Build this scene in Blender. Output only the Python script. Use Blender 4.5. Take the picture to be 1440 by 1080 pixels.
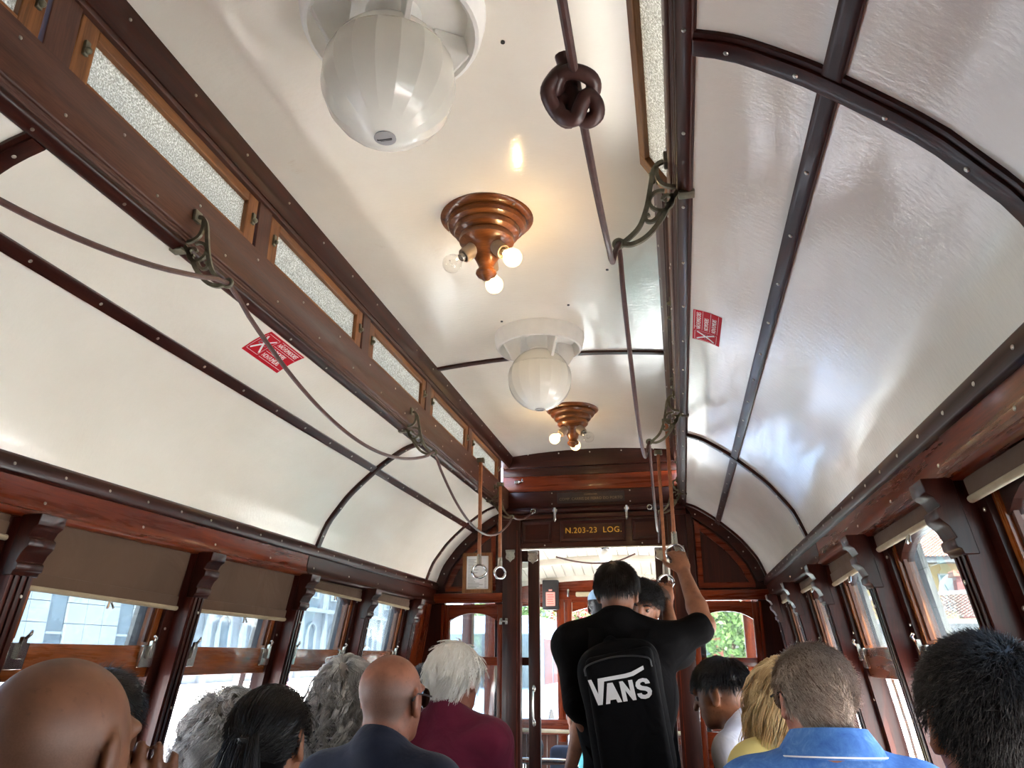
import bpy, bmesh, math, random
import numpy as np
from mathutils import Vector, Matrix

random.seed(7)
rng = np.random.default_rng(7)
scene = bpy.context.scene
COL = scene.collection
for o in list(bpy.data.objects):
    bpy.data.objects.remove(o)

# ------------------------------------------------------------------ camera
YAW, PITCH, ROLL = math.radians(11.86), math.radians(19.55), math.radians(.14)
CAM = Vector((.4936, 0, 1.35))
FPX = 1081.0
_fw = Vector((-math.sin(YAW) * math.cos(PITCH), math.cos(YAW) * math.cos(PITCH), math.sin(PITCH)))
_rt = Vector((math.cos(YAW), math.sin(YAW), 0))
_up = _rt.cross(_fw)
CR = math.cos(ROLL) * _rt + math.sin(ROLL) * _up
CU = -math.sin(ROLL) * _rt + math.cos(ROLL) * _up
CF = _fw
cam_d = bpy.data.cameras.new('camera')
cam_d.sensor_width = 36
cam_d.lens = FPX / 1440 * 36
cam_d.clip_start = .02
cam_d.clip_end = 500
cam = bpy.data.objects.new('camera', cam_d)
COL.objects.link(cam)
m = Matrix((CR, CU, -CF)).transposed().to_4x4()
m.translation = CAM
cam.matrix_world = m
scene.camera = cam


def ray(px, depth):
    """point seen at pixel px (1440x1080 frame) at a distance along the view axis"""
    return CAM + depth * (CR * (px[0] - 720) / FPX - CU * (px[1] - 540) / FPX + CF)


def at_y(px, y):
    d = CR * (px[0] - 720) / FPX - CU * (px[1] - 540) / FPX + CF
    return CAM + d * ((y - CAM.y) / d.y)


# ------------------------------------------------------------------ sky, sun, exposure
w = bpy.data.worlds.new('sky')
scene.world = w
w.use_nodes = True
nt = w.node_tree
nt.nodes.clear()
out = nt.nodes.new('ShaderNodeOutputWorld')
bg = nt.nodes.new('ShaderNodeBackground')
sky = nt.nodes.new('ShaderNodeTexSky')
sky.sky_type = 'NISHITA'
sky.sun_disc = False
sky.sun_elevation = math.radians(58)
sky.sun_rotation = math.radians(162)
sky.air_density = 1.0
sky.dust_density = 3.0
sky.ozone_density = 1.0
bg.inputs['Strength'].default_value = .42
nt.links.new(sky.outputs[0], bg.inputs[0])
nt.links.new(bg.outputs[0], out.inputs[0])

sun_d = bpy.data.lights.new('sun', 'SUN')
sun_d.energy = 12
sun_d.angle = math.radians(.53)
sun_d.color = (1, .98, .95)
sun = bpy.data.objects.new('sun', sun_d)
COL.objects.link(sun)
_el, _az = math.radians(58), math.radians(-72)   # sun stands behind and to the right
sdir = Vector((math.cos(_el) * math.cos(_az), math.cos(_el) * math.sin(_az), math.sin(_el)))
sun.rotation_euler = sdir.to_track_quat('Z', 'Y').to_euler()

vs = scene.view_settings
vs.view_transform = 'Standard'
vs.look = 'None'
vs.exposure = 2.42
vs.gamma = 1
vs.use_curve_mapping = False
cy = scene.cycles
cy.use_denoising = True
cy.max_bounces = 10
cy.diffuse_bounces = 6
cy.glossy_bounces = 4
cy.transmission_bounces = 6
cy.transparent_max_bounces = 12
cy.caustics_reflective = False
cy.caustics_refractive = False
cy.sample_clamp_indirect = 6

# ------------------------------------------------------------------ materials
def hexc(r, g, b):
    f = lambda c: (c / 255 / 12.92) if c / 255 <= .04045 else ((c / 255 + .055) / 1.055) ** 2.4
    return (f(r), f(g), f(b), 1)


def new_mat(name):
    m = bpy.data.materials.new(name)
    m.use_nodes = True
    n = m.node_tree
    n.nodes.clear()
    o = n.nodes.new('ShaderNodeOutputMaterial')
    return m, n, o


def pbsdf(n, color=(.5, .5, .5, 1), rough=.5, metal=0, coat=0, spec=.5):
    b = n.nodes.new('ShaderNodeBsdfPrincipled')
    b.inputs['Base Color'].default_value = color
    b.inputs['Roughness'].default_value = rough
    b.inputs['Metallic'].default_value = metal
    b.inputs['Coat Weight'].default_value = coat
    b.inputs['Coat Roughness'].default_value = .08
    b.inputs['Specular IOR Level'].default_value = spec
    return b


def coords(n, scale=(1, 1, 1), rnd=True):
    tc = n.nodes.new('ShaderNodeTexCoord')
    mp = n.nodes.new('ShaderNodeMapping')
    mp.inputs['Scale'].default_value = scale
    n.links.new(tc.outputs['Object'], mp.inputs['Vector'])
    if rnd:
        oi = n.nodes.new('ShaderNodeObjectInfo')
        mu = n.nodes.new('ShaderNodeMath')
        mu.operation = 'MULTIPLY'
        mu.inputs[1].default_value = 17.3
        n.links.new(oi.outputs['Random'], mu.inputs[0])
        n.links.new(mu.outputs[0], mp.inputs['Location'])
    return mp


def noise(n, vec, scale, detail=4, rough=.55, dist=0):
    t = n.nodes.new('ShaderNodeTexNoise')
    t.inputs['Scale'].default_value = scale
    t.inputs['Detail'].default_value = detail
    t.inputs['Roughness'].default_value = rough
    t.inputs['Distortion'].default_value = dist
    n.links.new(vec.outputs[0], t.inputs['Vector'])
    return t


def ramp(n, src, stops):
    r = n.nodes.new('ShaderNodeValToRGB')
    e = r.color_ramp.elements
    while len(e) > 1:
        e.remove(e[-1])
    e[0].position, e[0].color = stops[0]
    for p, c in stops[1:]:
        x = e.new(p)
        x.color = c
    n.links.new(src, r.inputs[0])
    return r


def bump(n, src, bsdf, strength, dist=.002, sock='Normal'):
    b = n.nodes.new('ShaderNodeBump')
    b.inputs['Strength'].default_value = strength
    b.inputs['Distance'].default_value = dist
    n.links.new(src, b.inputs['Height'])
    n.links.new(b.outputs[0], bsdf.inputs[sock])
    return b


def plain(name, color, rough=.5, metal=0, coat=0, var=.12, vscale=30, bmp=0, spec=.5):
    """flat procedural material with a little mottling"""
    m, n, o = new_mat(name)
    b = pbsdf(n, color, rough, metal, coat, spec)
    mp = coords(n)
    t = noise(n, mp, vscale)
    lo = tuple(c * (1 - var) for c in color[:3]) + (1,)
    hi = tuple(min(1, c * (1 + var)) for c in color[:3]) + (1,)
    r = ramp(n, t.outputs[0], [(.3, lo), (.7, hi)])
    n.links.new(r.outputs[0], b.inputs['Base Color'])
    if bmp:
        bump(n, t.outputs[0], b, bmp)
    n.links.new(b.outputs[0], o.inputs[0])
    return m


def dim(c, f):
    return (c[0] * f, c[1] * f, c[2] * f, 1)


def wood(name, axis, dark, mid, light, rough=.26, coat=.35, grain=1.0):
    dark, mid, light = (dim(c, .86) for c in (dark, mid, light))
    m, n, o = new_mat(name)
    b = pbsdf(n, mid, rough, 0, coat, .3)
    sc = {'X': (.9, 14, 14), 'Y': (14, .9, 14), 'Z': (14, 14, .9)}[axis]
    mp = coords(n, sc)
    t = noise(n, mp, 2.2 * grain, 7, .62, .6)
    r = ramp(n, t.outputs[0], [(.25, dark), (.5, mid), (.75, light)])
    mp2 = coords(n, tuple(s * 5 for s in sc))
    t2 = noise(n, mp2, 4 * grain, 3, .6)
    mx = n.nodes.new('ShaderNodeMixRGB')
    mx.blend_type = 'MULTIPLY'
    mx.inputs[0].default_value = .45
    n.links.new(r.outputs[0], mx.inputs[1])
    r2 = ramp(n, t2.outputs[0], [(.35, (.35, .3, .28, 1)), (.6, (1, 1, 1, 1))])
    n.links.new(r2.outputs[0], mx.inputs[2])
    n.links.new(mx.outputs[0], b.inputs['Base Color'])
    rr = n.nodes.new('ShaderNodeMapRange')
    rr.inputs['To Min'].default_value = rough * .7
    rr.inputs['To Max'].default_value = rough * 1.5
    n.links.new(t.outputs[0], rr.inputs[0])
    n.links.new(rr.outputs[0], b.inputs['Roughness'])
    bump(n, t2.outputs[0], b, .12, .001)
    n.links.new(b.outputs[0], o.inputs[0])
    return m


M = {}
for ax in 'XYZ':
    M['dark' + ax] = wood('varnished_dark_mahogany_' + ax, ax, hexc(32, 11, 6), hexc(54, 19, 10), hexc(80, 32, 16), .32, .1)
    M['red' + ax] = wood('varnished_red_mahogany_' + ax, ax, hexc(66, 21, 6), hexc(108, 38, 10), hexc(142, 60, 18), .26, .12)
    M['post' + ax] = wood('varnished_post_mahogany_' + ax, ax, hexc(44, 16, 11), hexc(74, 28, 19), hexc(102, 44, 30), .32, .1)
    M['oakred' + ax] = wood('varnished_orange_oak_' + ax, ax, hexc(110, 56, 24), hexc(148, 78, 34), hexc(176, 102, 50), .25, .4)
    M['brown' + ax] = wood('worn_brown_mahogany_' + ax, ax, hexc(64, 37, 27), hexc(90, 54, 40), hexc(106, 68, 52), .4, .08)
    M['oak' + ax] = wood('bare_oak_' + ax, ax, hexc(92, 54, 28), hexc(138, 88, 48), hexc(166, 112, 66), .45, .1)


def paint_mat():
    m, n, o = new_mat('cream_gloss_paint')
    b = pbsdf(n, hexc(238, 233, 221), .16, 0, .5)
    mp = coords(n)
    t = noise(n, mp, 2.2, 5, .6)
    r = ramp(n, t.outputs[0], [(.3, hexc(238, 231, 216)), (.7, hexc(246, 241, 228))])
    t4 = noise(n, mp, 5.5, 6, .75, 1.5)
    r4 = ramp(n, t4.outputs[0], [(.66, (1, 1, 1, 1)), (.74, (.86, .8, .72, 1)), (.78, (1, 1, 1, 1))])
    mx = n.nodes.new('ShaderNodeMixRGB')
    mx.blend_type = 'MULTIPLY'
    mx.inputs[0].default_value = .55
    n.links.new(r.outputs[0], mx.inputs[1])
    n.links.new(r4.outputs[0], mx.inputs[2])
    n.links.new(mx.outputs[0], b.inputs['Base Color'])
    mpb = coords(n, (1, .35, 1))
    t2 = noise(n, mpb, 5, 2, .5)
    t3 = noise(n, coords(n, (1, 2.2, 1)), 48, 3, .6)
    b1 = n.nodes.new('ShaderNodeBump')
    b1.inputs['Strength'].default_value = .35
    b1.inputs['Distance'].default_value = .02
    n.links.new(t2.outputs[0], b1.inputs['Height'])
    b2 = n.nodes.new('ShaderNodeBump')
    b2.inputs['Strength'].default_value = .17
    b2.inputs['Distance'].default_value = .004
    n.links.new(t3.outputs[0], b2.inputs['Height'])
    n.links.new(b1.outputs[0], b2.inputs['Normal'])
    n.links.new(b2.outputs[0], b.inputs['Normal'])
    n.links.new(b2.outputs[0], b.inputs['Coat Normal'])
    n.links.new(b.outputs[0], o.inputs[0])
    return m


def facing(n, top, power, base):
    """reflectance rising towards grazing view, the same from both sides of a thin pane"""
    lw = n.nodes.new('ShaderNodeLayerWeight')
    lw.inputs[0].default_value = .5
    pw = n.nodes.new('ShaderNodeMath')
    pw.operation = 'POWER'
    pw.inputs[1].default_value = power
    n.links.new(lw.outputs['Facing'], pw.inputs[0])
    ma = n.nodes.new('ShaderNodeMath')
    ma.operation = 'MULTIPLY_ADD'
    ma.inputs[1].default_value = top
    ma.inputs[2].default_value = base
    n.links.new(pw.outputs[0], ma.inputs[0])
    return ma


def glass_mat(name, tint=(.93, .96, .96, 1), haze=.1):
    m, n, o = new_mat(name)
    tr = n.nodes.new('ShaderNodeBsdfTransparent')
    tr.inputs[0].default_value = tint
    gl = n.nodes.new('ShaderNodeBsdfGlossy')
    gl.inputs['Roughness'].default_value = .03
    df = n.nodes.new('ShaderNodeBsdfTranslucent')
    df.inputs[0].default_value = (.85, .9, .92, 1)
    t = noise(n, coords(n, (1, 1, .35)), 7, 5, .65)
    hz = n.nodes.new('ShaderNodeMapRange')
    hz.inputs['From Min'].default_value = .3
    hz.inputs['From Max'].default_value = .75
    hz.inputs['To Min'].default_value = haze * .5
    hz.inputs['To Max'].default_value = haze * 1.6
    n.links.new(t.outputs[0], hz.inputs[0])
    m1 = n.nodes.new('ShaderNodeMixShader')
    n.links.new(hz.outputs[0], m1.inputs[0])
    n.links.new(tr.outputs[0], m1.inputs[1])
    n.links.new(df.outputs[0], m1.inputs[2])
    fr = facing(n, .75, 5, .04)
    m2 = n.nodes.new('ShaderNodeMixShader')
    n.links.new(fr.outputs[0], m2.inputs[0])
    n.links.new(m1.outputs[0], m2.inputs[1])
    n.links.new(gl.outputs[0], m2.inputs[2])
    n.links.new(m2.outputs[0], o.inputs[0])
    return m


def frosted_mat():
    m, n, o = new_mat('hammered_frosted_glass')
    t = noise(n, coords(n), 170, 2, .5)
    tl = n.nodes.new('ShaderNodeBsdfTranslucent')
    tl.inputs[0].default_value = hexc(158, 155, 142)
    tn = noise(n, coords(n), 260, 3, .6)
    rn = ramp(n, tn.outputs[0], [(.36, hexc(120, 115, 104)), (.5, hexc(164, 159, 146)), (.66, hexc(232, 228, 218))])  # sparkle of the hammered surface painted in as pale and dark speckles
    n.links.new(rn.outputs[0], tl.inputs[0])
    rf = n.nodes.new('ShaderNodeBsdfRefraction')
    rf.inputs['Roughness'].default_value = .32
    rf.inputs['IOR'].default_value = 1.3
    rf.inputs[0].default_value = hexc(150, 150, 144)
    gl = n.nodes.new('ShaderNodeBsdfGlossy')
    gl.inputs['Roughness'].default_value = .15
    bp = n.nodes.new('ShaderNodeBump')
    bp.inputs['Strength'].default_value = .9
    bp.inputs['Distance'].default_value = .004
    n.links.new(t.outputs[0], bp.inputs['Height'])
    for s in (tl, rf, gl):
        n.links.new(bp.outputs[0], s.inputs['Normal'])
    m1 = n.nodes.new('ShaderNodeMixShader')
    m1.inputs[0].default_value = .3
    n.links.new(tl.outputs[0], m1.inputs[1])
    n.links.new(rf.outputs[0], m1.inputs[2])
    m2 = n.nodes.new('ShaderNodeMixShader')
    m2.inputs[0].default_value = .07
    n.links.new(m1.outputs[0], m2.inputs[1])
    n.links.new(gl.outputs[0], m2.inputs[2])
    n.links.new(m2.outputs[0], o.inputs[0])
    return m


def emit(name, color, strength):
    m, n, o = new_mat(name)
    e = n.nodes.new('ShaderNodeEmission')
    e.inputs[0].default_value = color
    e.inputs[1].default_value = strength
    n.links.new(e.outputs[0], o.inputs[0])
    return m


def skin_mat(name, base, stub):
    """skin; the point attribute 'mask' fades in close-cropped stubble"""
    base, stub = dim(base, .78), dim(stub, .8)
    m, n, o = new_mat(name)
    b = pbsdf(n, base, .55)
    b.inputs['Subsurface Weight'].default_value = .08
    b.inputs['Subsurface Radius'].default_value = (.01, .004, .002)
    t = noise(n, coords(n), 22, 5, .6)
    lo = (base[0] * .78, base[1] * .7, base[2] * .66, 1)
    hi = (min(1, base[0] * 1.12), base[1] * 1.1, base[2] * 1.1, 1)
    r0 = ramp(n, t.outputs[0], [(.32, lo), (.62, hi)])
    tf = noise(n, coords(n), 75, 3, .55)
    rf = ramp(n, tf.outputs[0], [(.62, (1, 1, 1, 1)), (.70, (.62, .52, .45, 1))])
    r = n.nodes.new('ShaderNodeMixRGB')
    r.blend_type = 'MULTIPLY'
    r.inputs[0].default_value = .6
    n.links.new(r0.outputs[0], r.inputs[1])
    n.links.new(rf.outputs[0], r.inputs[2])
    a = n.nodes.new('ShaderNodeAttribute')
    a.attribute_name = 'mask'
    t2 = noise(n, coords(n), 420, 2, .5)
    r2 = ramp(n, t2.outputs[0], [(.35, (stub[0] * .6, stub[1] * .6, stub[2] * .6, 1)), (.65, stub)])
    mx = n.nodes.new('ShaderNodeMixRGB')
    n.links.new(a.outputs['Fac'], mx.inputs[0])
    n.links.new(r.outputs[0], mx.inputs[1])
    n.links.new(r2.outputs[0], mx.inputs[2])
    n.links.new(mx.outputs[0], b.inputs['Base Color'])
    bump(n, t2.outputs[0], b, .06, .001)
    n.links.new(b.outputs[0], o.inputs[0])
    return m


def hair_mat(name, lo, hi, rough=.38):
    m, n, o = new_mat(name)
    b = pbsdf(n, hi, rough, spec=.4)
    a = n.nodes.new('ShaderNodeAttribute')
    a.attribute_name = 'tint'
    r = ramp(n, a.outputs['Fac'], [(0, lo), (1, hi)])
    n.links.new(r.outputs[0], b.inputs['Base Color'])
    n.links.new(b.outputs[0], o.inputs[0])
    return m


def cloth_mat(name, color, var=.18, rough=.8, wrinkle=.5, scale=9, spec=.25):
    color = dim(color, .85)
    m, n, o = new_mat(name)
    b = pbsdf(n, color, rough, spec=spec)
    b.inputs['Sheen Weight'].default_value = .08 if spec > .2 else 0
    t = noise(n, coords(n), scale, 3, .5, .8)
    t2 = noise(n, coords(n), 380, 2, .5)
    lo = tuple(c * (1 - var) for c in color[:3]) + (1,)
    hi = tuple(min(1, c * (1 + var)) for c in color[:3]) + (1,)
    r = ramp(n, t.outputs[0], [(.3, lo), (.7, hi)])
    n.links.new(r.outputs[0], b.inputs['Base Color'])
    b1 = bump(n, t.outputs[0], b, wrinkle, .02)
    b2 = n.nodes.new('ShaderNodeBump')
    b2.inputs['Strength'].default_value = .15
    b2.inputs['Distance'].default_value = .001
    n.links.new(t2.outputs[0], b2.inputs['Height'])
    n.links.new(b1.outputs[0], b2.inputs['Normal'])
    n.links.new(b2.outputs[0], b.inputs['Normal'])
    n.links.new(b.outputs[0], o.inputs[0])
    return m


M['cream'] = paint_mat()
M['white_paint'] = plain('white_body_paint', hexc(226, 228, 228), .35, 0, .2, .05)
M['glass'] = glass_mat('hazy_window_glass', (.60, .66, .68, 1), .02)
M['clear_glass'] = glass_mat('window_glass', (.74, .77, .77, 1), .008)
M['frosted'] = frosted_mat()
M['bronze'] = plain('tarnished_bronze', hexc(112, 110, 92), .38, .45, 0, .3, 60)
M['nickel'] = plain('nickel_plate', hexc(186, 184, 176), .25, 1, 0, .15, 40)
M['chrome'] = plain('polished_chrome', hexc(215, 215, 215), .1, 1, 0, .04)
M['screw'] = plain('screw_steel', hexc(200, 196, 186), .28, 1, 0, .1)
M['leather'] = plain('brown_leather_cord', hexc(78, 50, 44), .42, 0, .1, .3, 50, .2)
M['strap'] = plain('tan_leather_strap', hexc(150, 92, 58), .45, 0, .1, .25, 40, .15)
M['blind'] = cloth_mat('olive_brown_blind_cloth', hexc(96, 74, 58), .1, .9, .35, 6)
M['hem'] = cloth_mat('beige_blind_hem', hexc(176, 160, 130), .12, .8, .2, 14)
M['pillar'] = wood('weathered_grey_wood', 'Z', hexc(70, 66, 60), hexc(104, 100, 92), hexc(136, 132, 122), .6, 0)
M['globe_white'] = plain('white_lamp_plastic', hexc(236, 235, 230), .3, 0, .2, .03)
M['globe_cream'] = plain('ivory_lamp_globe', hexc(250, 247, 234), .22, 0, .3, .04, 4)
M['grey_cap'] = plain('grey_lamp_cap', hexc(168, 166, 164), .5, 0, 0, .03)
M['socket'] = plain('grey_ceramic_socket', hexc(158, 138, 116), .4, 0, .2, .15)
M['fixwood'] = wood('turned_varnished_wood', 'X', hexc(84, 44, 18), hexc(132, 76, 36), hexc(162, 100, 52), .3, .3)
M['sticker'] = plain('red_sticker', hexc(190, 12, 34), .6, 0, 0, .05, 30, 0, .2)
M['sticker_white'] = plain('white_print', hexc(240, 238, 236), .4, 0, 0, .03)
M['gold'] = plain('gold_lettering', hexc(214, 164, 52), .4, .2, 0, .12)
M['plaque'] = plain('dark_metal_plaque', hexc(52, 42, 40), .4, .5, 0, .2)
M['plaque_text'] = plain('engraved_brass', hexc(120, 104, 82), .4, .6, 0, .1)
M['paper'] = plain('white_paper', hexc(226, 228, 230), .7, 0, 0, .03)
M['ink'] = plain('grey_print', hexc(128, 130, 134), .7, 0, 0, .05)
M['pink'] = plain('pink_paper', hexc(246, 150, 138), .7, 0, 0, .04)
M['black_plastic'] = plain('black_plastic', hexc(28, 27, 28), .4, 0, 0, .1)
M['lens'] = plain('dark_lens', hexc(16, 15, 15), .1, 0, .4, .1)
M['board'] = plain('white_tongue_and_groove', hexc(196, 188, 174), .4, 0, .1, .05, 12)
M['floor'] = wood('floor_boards', 'Y', hexc(50, 34, 24), hexc(84, 58, 40), hexc(110, 80, 56), .5, .05)
M['filament'] = emit('glowing_filament', (1, .70, .36, 1), 300)


def bulb_mat():
    m, n, o = new_mat('clear_bulb_glass')
    tr = n.nodes.new('ShaderNodeBsdfTransparent')
    tr.inputs[0].default_value = (.97, .96, .94, 1)
    gl = n.nodes.new('ShaderNodeBsdfGlossy')
    gl.inputs['Roughness'].default_value = .04
    fr = facing(n, .55, 4, .05)
    mx = n.nodes.new('ShaderNodeMixShader')
    n.links.new(fr.outputs[0], mx.inputs[0])
    n.links.new(tr.outputs[0], mx.inputs[1])
    n.links.new(gl.outputs[0], mx.inputs[2])
    n.links.new(mx.outputs[0], o.inputs[0])
    return m


def lit_bulb_mat():
    m, n, o = new_mat('lit_bulb_glass')
    tr = n.nodes.new('ShaderNodeBsdfTransparent')
    tr.inputs[0].default_value = (1, .95, .85, 1)
    em = n.nodes.new('ShaderNodeEmission')
    em.inputs[0].default_value = (1, .66, .30, 1)
    em.inputs[1].default_value = 1.4
    mx = n.nodes.new('ShaderNodeMixShader')
    mx.inputs[0].default_value = .4
    n.links.new(tr.outputs[0], mx.inputs[1])
    n.links.new(em.outputs[0], mx.inputs[2])
    gl = n.nodes.new('ShaderNodeBsdfGlossy')
    gl.inputs['Roughness'].default_value = .04
    fr = facing(n, .5, 4, .04)
    m2 = n.nodes.new('ShaderNodeMixShader')
    n.links.new(fr.outputs[0], m2.inputs[0])
    n.links.new(mx.outputs[0], m2.inputs[1])
    n.links.new(gl.outputs[0], m2.inputs[2])
    n.links.new(m2.outputs[0], o.inputs[0])
    return m


M['bulb'] = bulb_mat()
M['bulb_lit'] = lit_bulb_mat()

# ------------------------------------------------------------------ mesh helpers
ORIGIN = {}


class MB:
    """collects shapes in world coordinates; build() links them as ONE mesh object"""

    def __init__(s, xf=None):
        s.v, s.f, s.xf = [], [], xf

    def add(s, vs, fs):
        b = len(s.v)
        s.v += [tuple(p) for p in vs]
        s.f += [tuple(b + i for i in f) for f in fs]
        return s

    def box(s, x0, x1, y0, y1, z0, z1):
        vs = [(x, y, z) for x in (x0, x1) for y in (y0, y1) for z in (z0, z1)]
        return s.add(vs, [(0, 1, 3, 2), (4, 6, 7, 5), (0, 4, 5, 1), (2, 3, 7, 6), (0, 2, 6, 4), (1, 5, 7, 3)])

    def obox(s, c, half, R):
        """oriented box, R columns = axes"""
        c = Vector(c)
        ax = [Vector(a) for a in R]
        vs = [c + ax[0] * half[0] * i + ax[1] * half[1] * j + ax[2] * half[2] * k
              for i in (-1, 1) for j in (-1, 1) for k in (-1, 1)]
        return s.add(vs, [(0, 1, 3, 2), (4, 6, 7, 5), (0, 4, 5, 1), (2, 3, 7, 6), (0, 2, 6, 4), (1, 5, 7, 3)])

    def prism(s, poly, axis, a0, a1, seg=1):
        """poly: 2-D closed outline in the two other axes (order x,y,z minus axis)"""
        n = len(poly)
        vs = []
        for k in range(seg + 1):
            a = a0 + (a1 - a0) * k / seg
            for p, q in poly:
                vs.append({'X': (a, p, q), 'Y': (p, a, q), 'Z': (p, q, a)}[axis])
        fs = []
        for k in range(seg):
            for i in range(n):
                j = (i + 1) % n
                fs.append((k * n + i, k * n + j, (k + 1) * n + j, (k + 1) * n + i))
        fs.append(tuple(range(n)))
        fs.append(tuple(seg * n + i for i in range(n)))
        return s.add(vs, fs)

    def band(s, outer, inner, axis, a0, a1):
        """closed frame between two outlines of equal length, extruded along axis"""
        n = len(outer)
        vs = []
        for a in (a0, a1):
            for loop in (outer, inner):
                for p, q in loop:
                    vs.append({'X': (a, p, q), 'Y': (p, a, q), 'Z': (p, q, a)}[axis])
        fs = []
        for i in range(n):
            j = (i + 1) % n
            fs += [(i, j, n + j, n + i), (2 * n + i, 3 * n + i, 3 * n + j, 2 * n + j),
                   (i, 2 * n + i, 2 * n + j, j), (n + i, n + j, 3 * n + j, 3 * n + i)]
        return s.add(vs, fs)

    def tube(s, path, r, n=10, cap=True, up=(0, 0, 1)):
        P = [Vector(p) for p in path]
        rs = r if hasattr(r, '__len__') else [r] * len(P)
        vs = []
        prev = None
        for i, p in enumerate(P):
            t = (P[min(i + 1, len(P) - 1)] - P[max(i - 1, 0)]).normalized()
            if prev is None:
                a = Vector(up)
                if abs(a.dot(t)) > .9:
                    a = Vector((1, 0, 0))
            else:
                a = prev
            a = (a - t * a.dot(t)).normalized()
            prev = a
            b = t.cross(a)
            for k in range(n):
                g = 2 * math.pi * k / n
                vs.append(p + (a * math.cos(g) + b * math.sin(g)) * rs[i])
        fs = []
        for i in range(len(P) - 1):
            for k in range(n):
                j = (k + 1) % n
                fs.append((i * n + k, i * n + j, (i + 1) * n + j, (i + 1) * n + k))
        if cap:
            fs.append(tuple(range(n)))
            fs.append(tuple((len(P) - 1) * n + k for k in range(n)))
        return s.add(vs, fs)

    def lathe(s, prof, c, n=32, axis=None):
        """prof: (r, h) along axis (default +Z) starting at c"""
        c = Vector(c)
        d = Vector(axis).normalized() if axis is not None else Vector((0, 0, 1))
        a = d.orthogonal().normalized() if axis is not None else Vector((1, 0, 0))
        b = d.cross(a)
        vs = []
        for r, h in prof:
            for k in range(n):
                g = 2 * math.pi * k / n
                vs.append(c + d * h + (a * math.cos(g) + b * math.sin(g)) * max(r, 1e-5))
        fs = []
        for i in range(len(prof) - 1):
            for k in range(n):
                j = (k + 1) % n
                fs.append((i * n + k, i * n + j, (i + 1) * n + j, (i + 1) * n + k))
        fs.append(tuple(range(n)))
        fs.append(tuple((len(prof) - 1) * n + k for k in range(n)))
        return s.add(vs, fs)

    def ball(s, c, r, nu=20, nv=12):
        rr = r if hasattr(r, '__len__') else (r, r, r)
        vs, fs = [], []
        for i in range(nv + 1):
            t = math.pi * i / nv
            for k in range(nu):
                g = 2 * math.pi * k / nu
                st = max(math.sin(t), 1e-4)
                vs.append((c[0] + rr[0] * st * math.cos(g), c[1] + rr[1] * st * math.sin(g), c[2] + rr[2] * math.cos(t)))
        for i in range(nv):
            for k in range(nu):
                j = (k + 1) % nu
                fs.append((i * nu + k, i * nu + j, (i + 1) * nu + j, (i + 1) * nu + k))
        return s.add(vs, fs)

    def build(s, name, mat, parent=None, bev=0, smooth=False, seg=2, kind=None, label=None):
        me = bpy.data.meshes.new(name)
        off = ORIGIN.get(parent, Vector((0, 0, 0))) if parent is not None else Vector((0, 0, 0))
        vs = s.v if s.xf is None else [s.xf(p) for p in s.v]
        me.from_pydata([tuple(Vector(p) - off) for p in vs], [], s.f)
        bm = bmesh.new()
        bm.from_mesh(me)
        bmesh.ops.recalc_face_normals(bm, faces=bm.faces)
        if bev:
            bmesh.ops.bevel(bm, geom=[e for e in bm.edges if len(e.link_faces) == 2 and e.calc_face_angle(0) > .6],
                            offset=bev, segments=seg, profile=.6, affect='EDGES', clamp_overlap=True)
        bm.to_mesh(me)
        bm.free()
        if smooth or bev:
            me.shade_smooth()
            me.set_sharp_from_angle(angle=math.radians(38))
        me.materials.append(M[mat] if isinstance(mat, str) else mat)
        o = bpy.data.objects.new(name, me)
        COL.objects.link(o)
        if parent is not None:
            o.parent = parent
            ORIGIN[o] = off
        if kind:
            o['kind'] = kind
        if label:
            o['label'] = label
        return o


def tag(o, label, cat, group=None, kind=None):
    o['label'] = label
    o['category'] = cat
    if group:
        o['group'] = group
    if kind:
        o['kind'] = kind
    return o


def empty(name, loc, label=None, cat=None, group=None, kind=None):
    o = bpy.data.objects.new(name, None)
    o.empty_display_size = .05
    o.location = loc
    COL.objects.link(o)
    ORIGIN[o] = Vector(loc)
    if label:
        tag(o, label, cat, group, kind)
    return o


def base_at(o, loc):
    """move a single-mesh thing's origin to its base"""
    loc = Vector(loc)
    o.data.transform(Matrix.Translation(-loc))
    o.location = loc
    ORIGIN[o] = loc
    return o


def text_mesh(body, size, mat, name, parent, fn, extrude=.0006, align='CENTER', space=1.0, kind=None):
    """flat lettering; fn maps (u, v, depth) to world"""
    cu = bpy.data.curves.new('lettering', 'FONT')
    cu.body = body
    cu.size = size
    cu.align_x = align
    cu.align_y = 'CENTER'
    cu.space_character = space
    cu.resolution_u = 3
    cu.extrude = extrude
    ob = bpy.data.objects.new('lettering', cu)
    COL.objects.link(ob)
    dg = bpy.context.evaluated_depsgraph_get()
    me = bpy.data.meshes.new_from_object(ob.evaluated_get(dg))
    bpy.data.objects.remove(ob)
    bpy.data.curves.remove(cu)
    off = ORIGIN.get(parent, Vector((0, 0, 0)))
    for v in me.vertices:
        v.co = Vector(fn(v.co.x, v.co.y, v.co.z)) - off
    me.name = name
    me.materials.clear()
    me.materials.append(M[mat])
    o = bpy.data.objects.new(name, me)
    COL.objects.link(o)
    o.parent = parent
    ORIGIN[o] = off
    return o


def catmull(P, per=6):
    P = [Vector(p) for p in P]
    Q = [P[0] * 2 - P[1]] + P + [P[-1] * 2 - P[-2]]
    res = []
    for i in range(1, len(Q) - 2):
        a, b, c, d = Q[i - 1:i + 3]
        for k in range(per):
            t = k / per
            res.append(.5 * (2 * b + (c - a) * t + (2 * a - 5 * b + 4 * c - d) * t * t + (3 * b - 3 * c + d - a) * t ** 3))
    res.append(P[-1])
    return res


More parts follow.
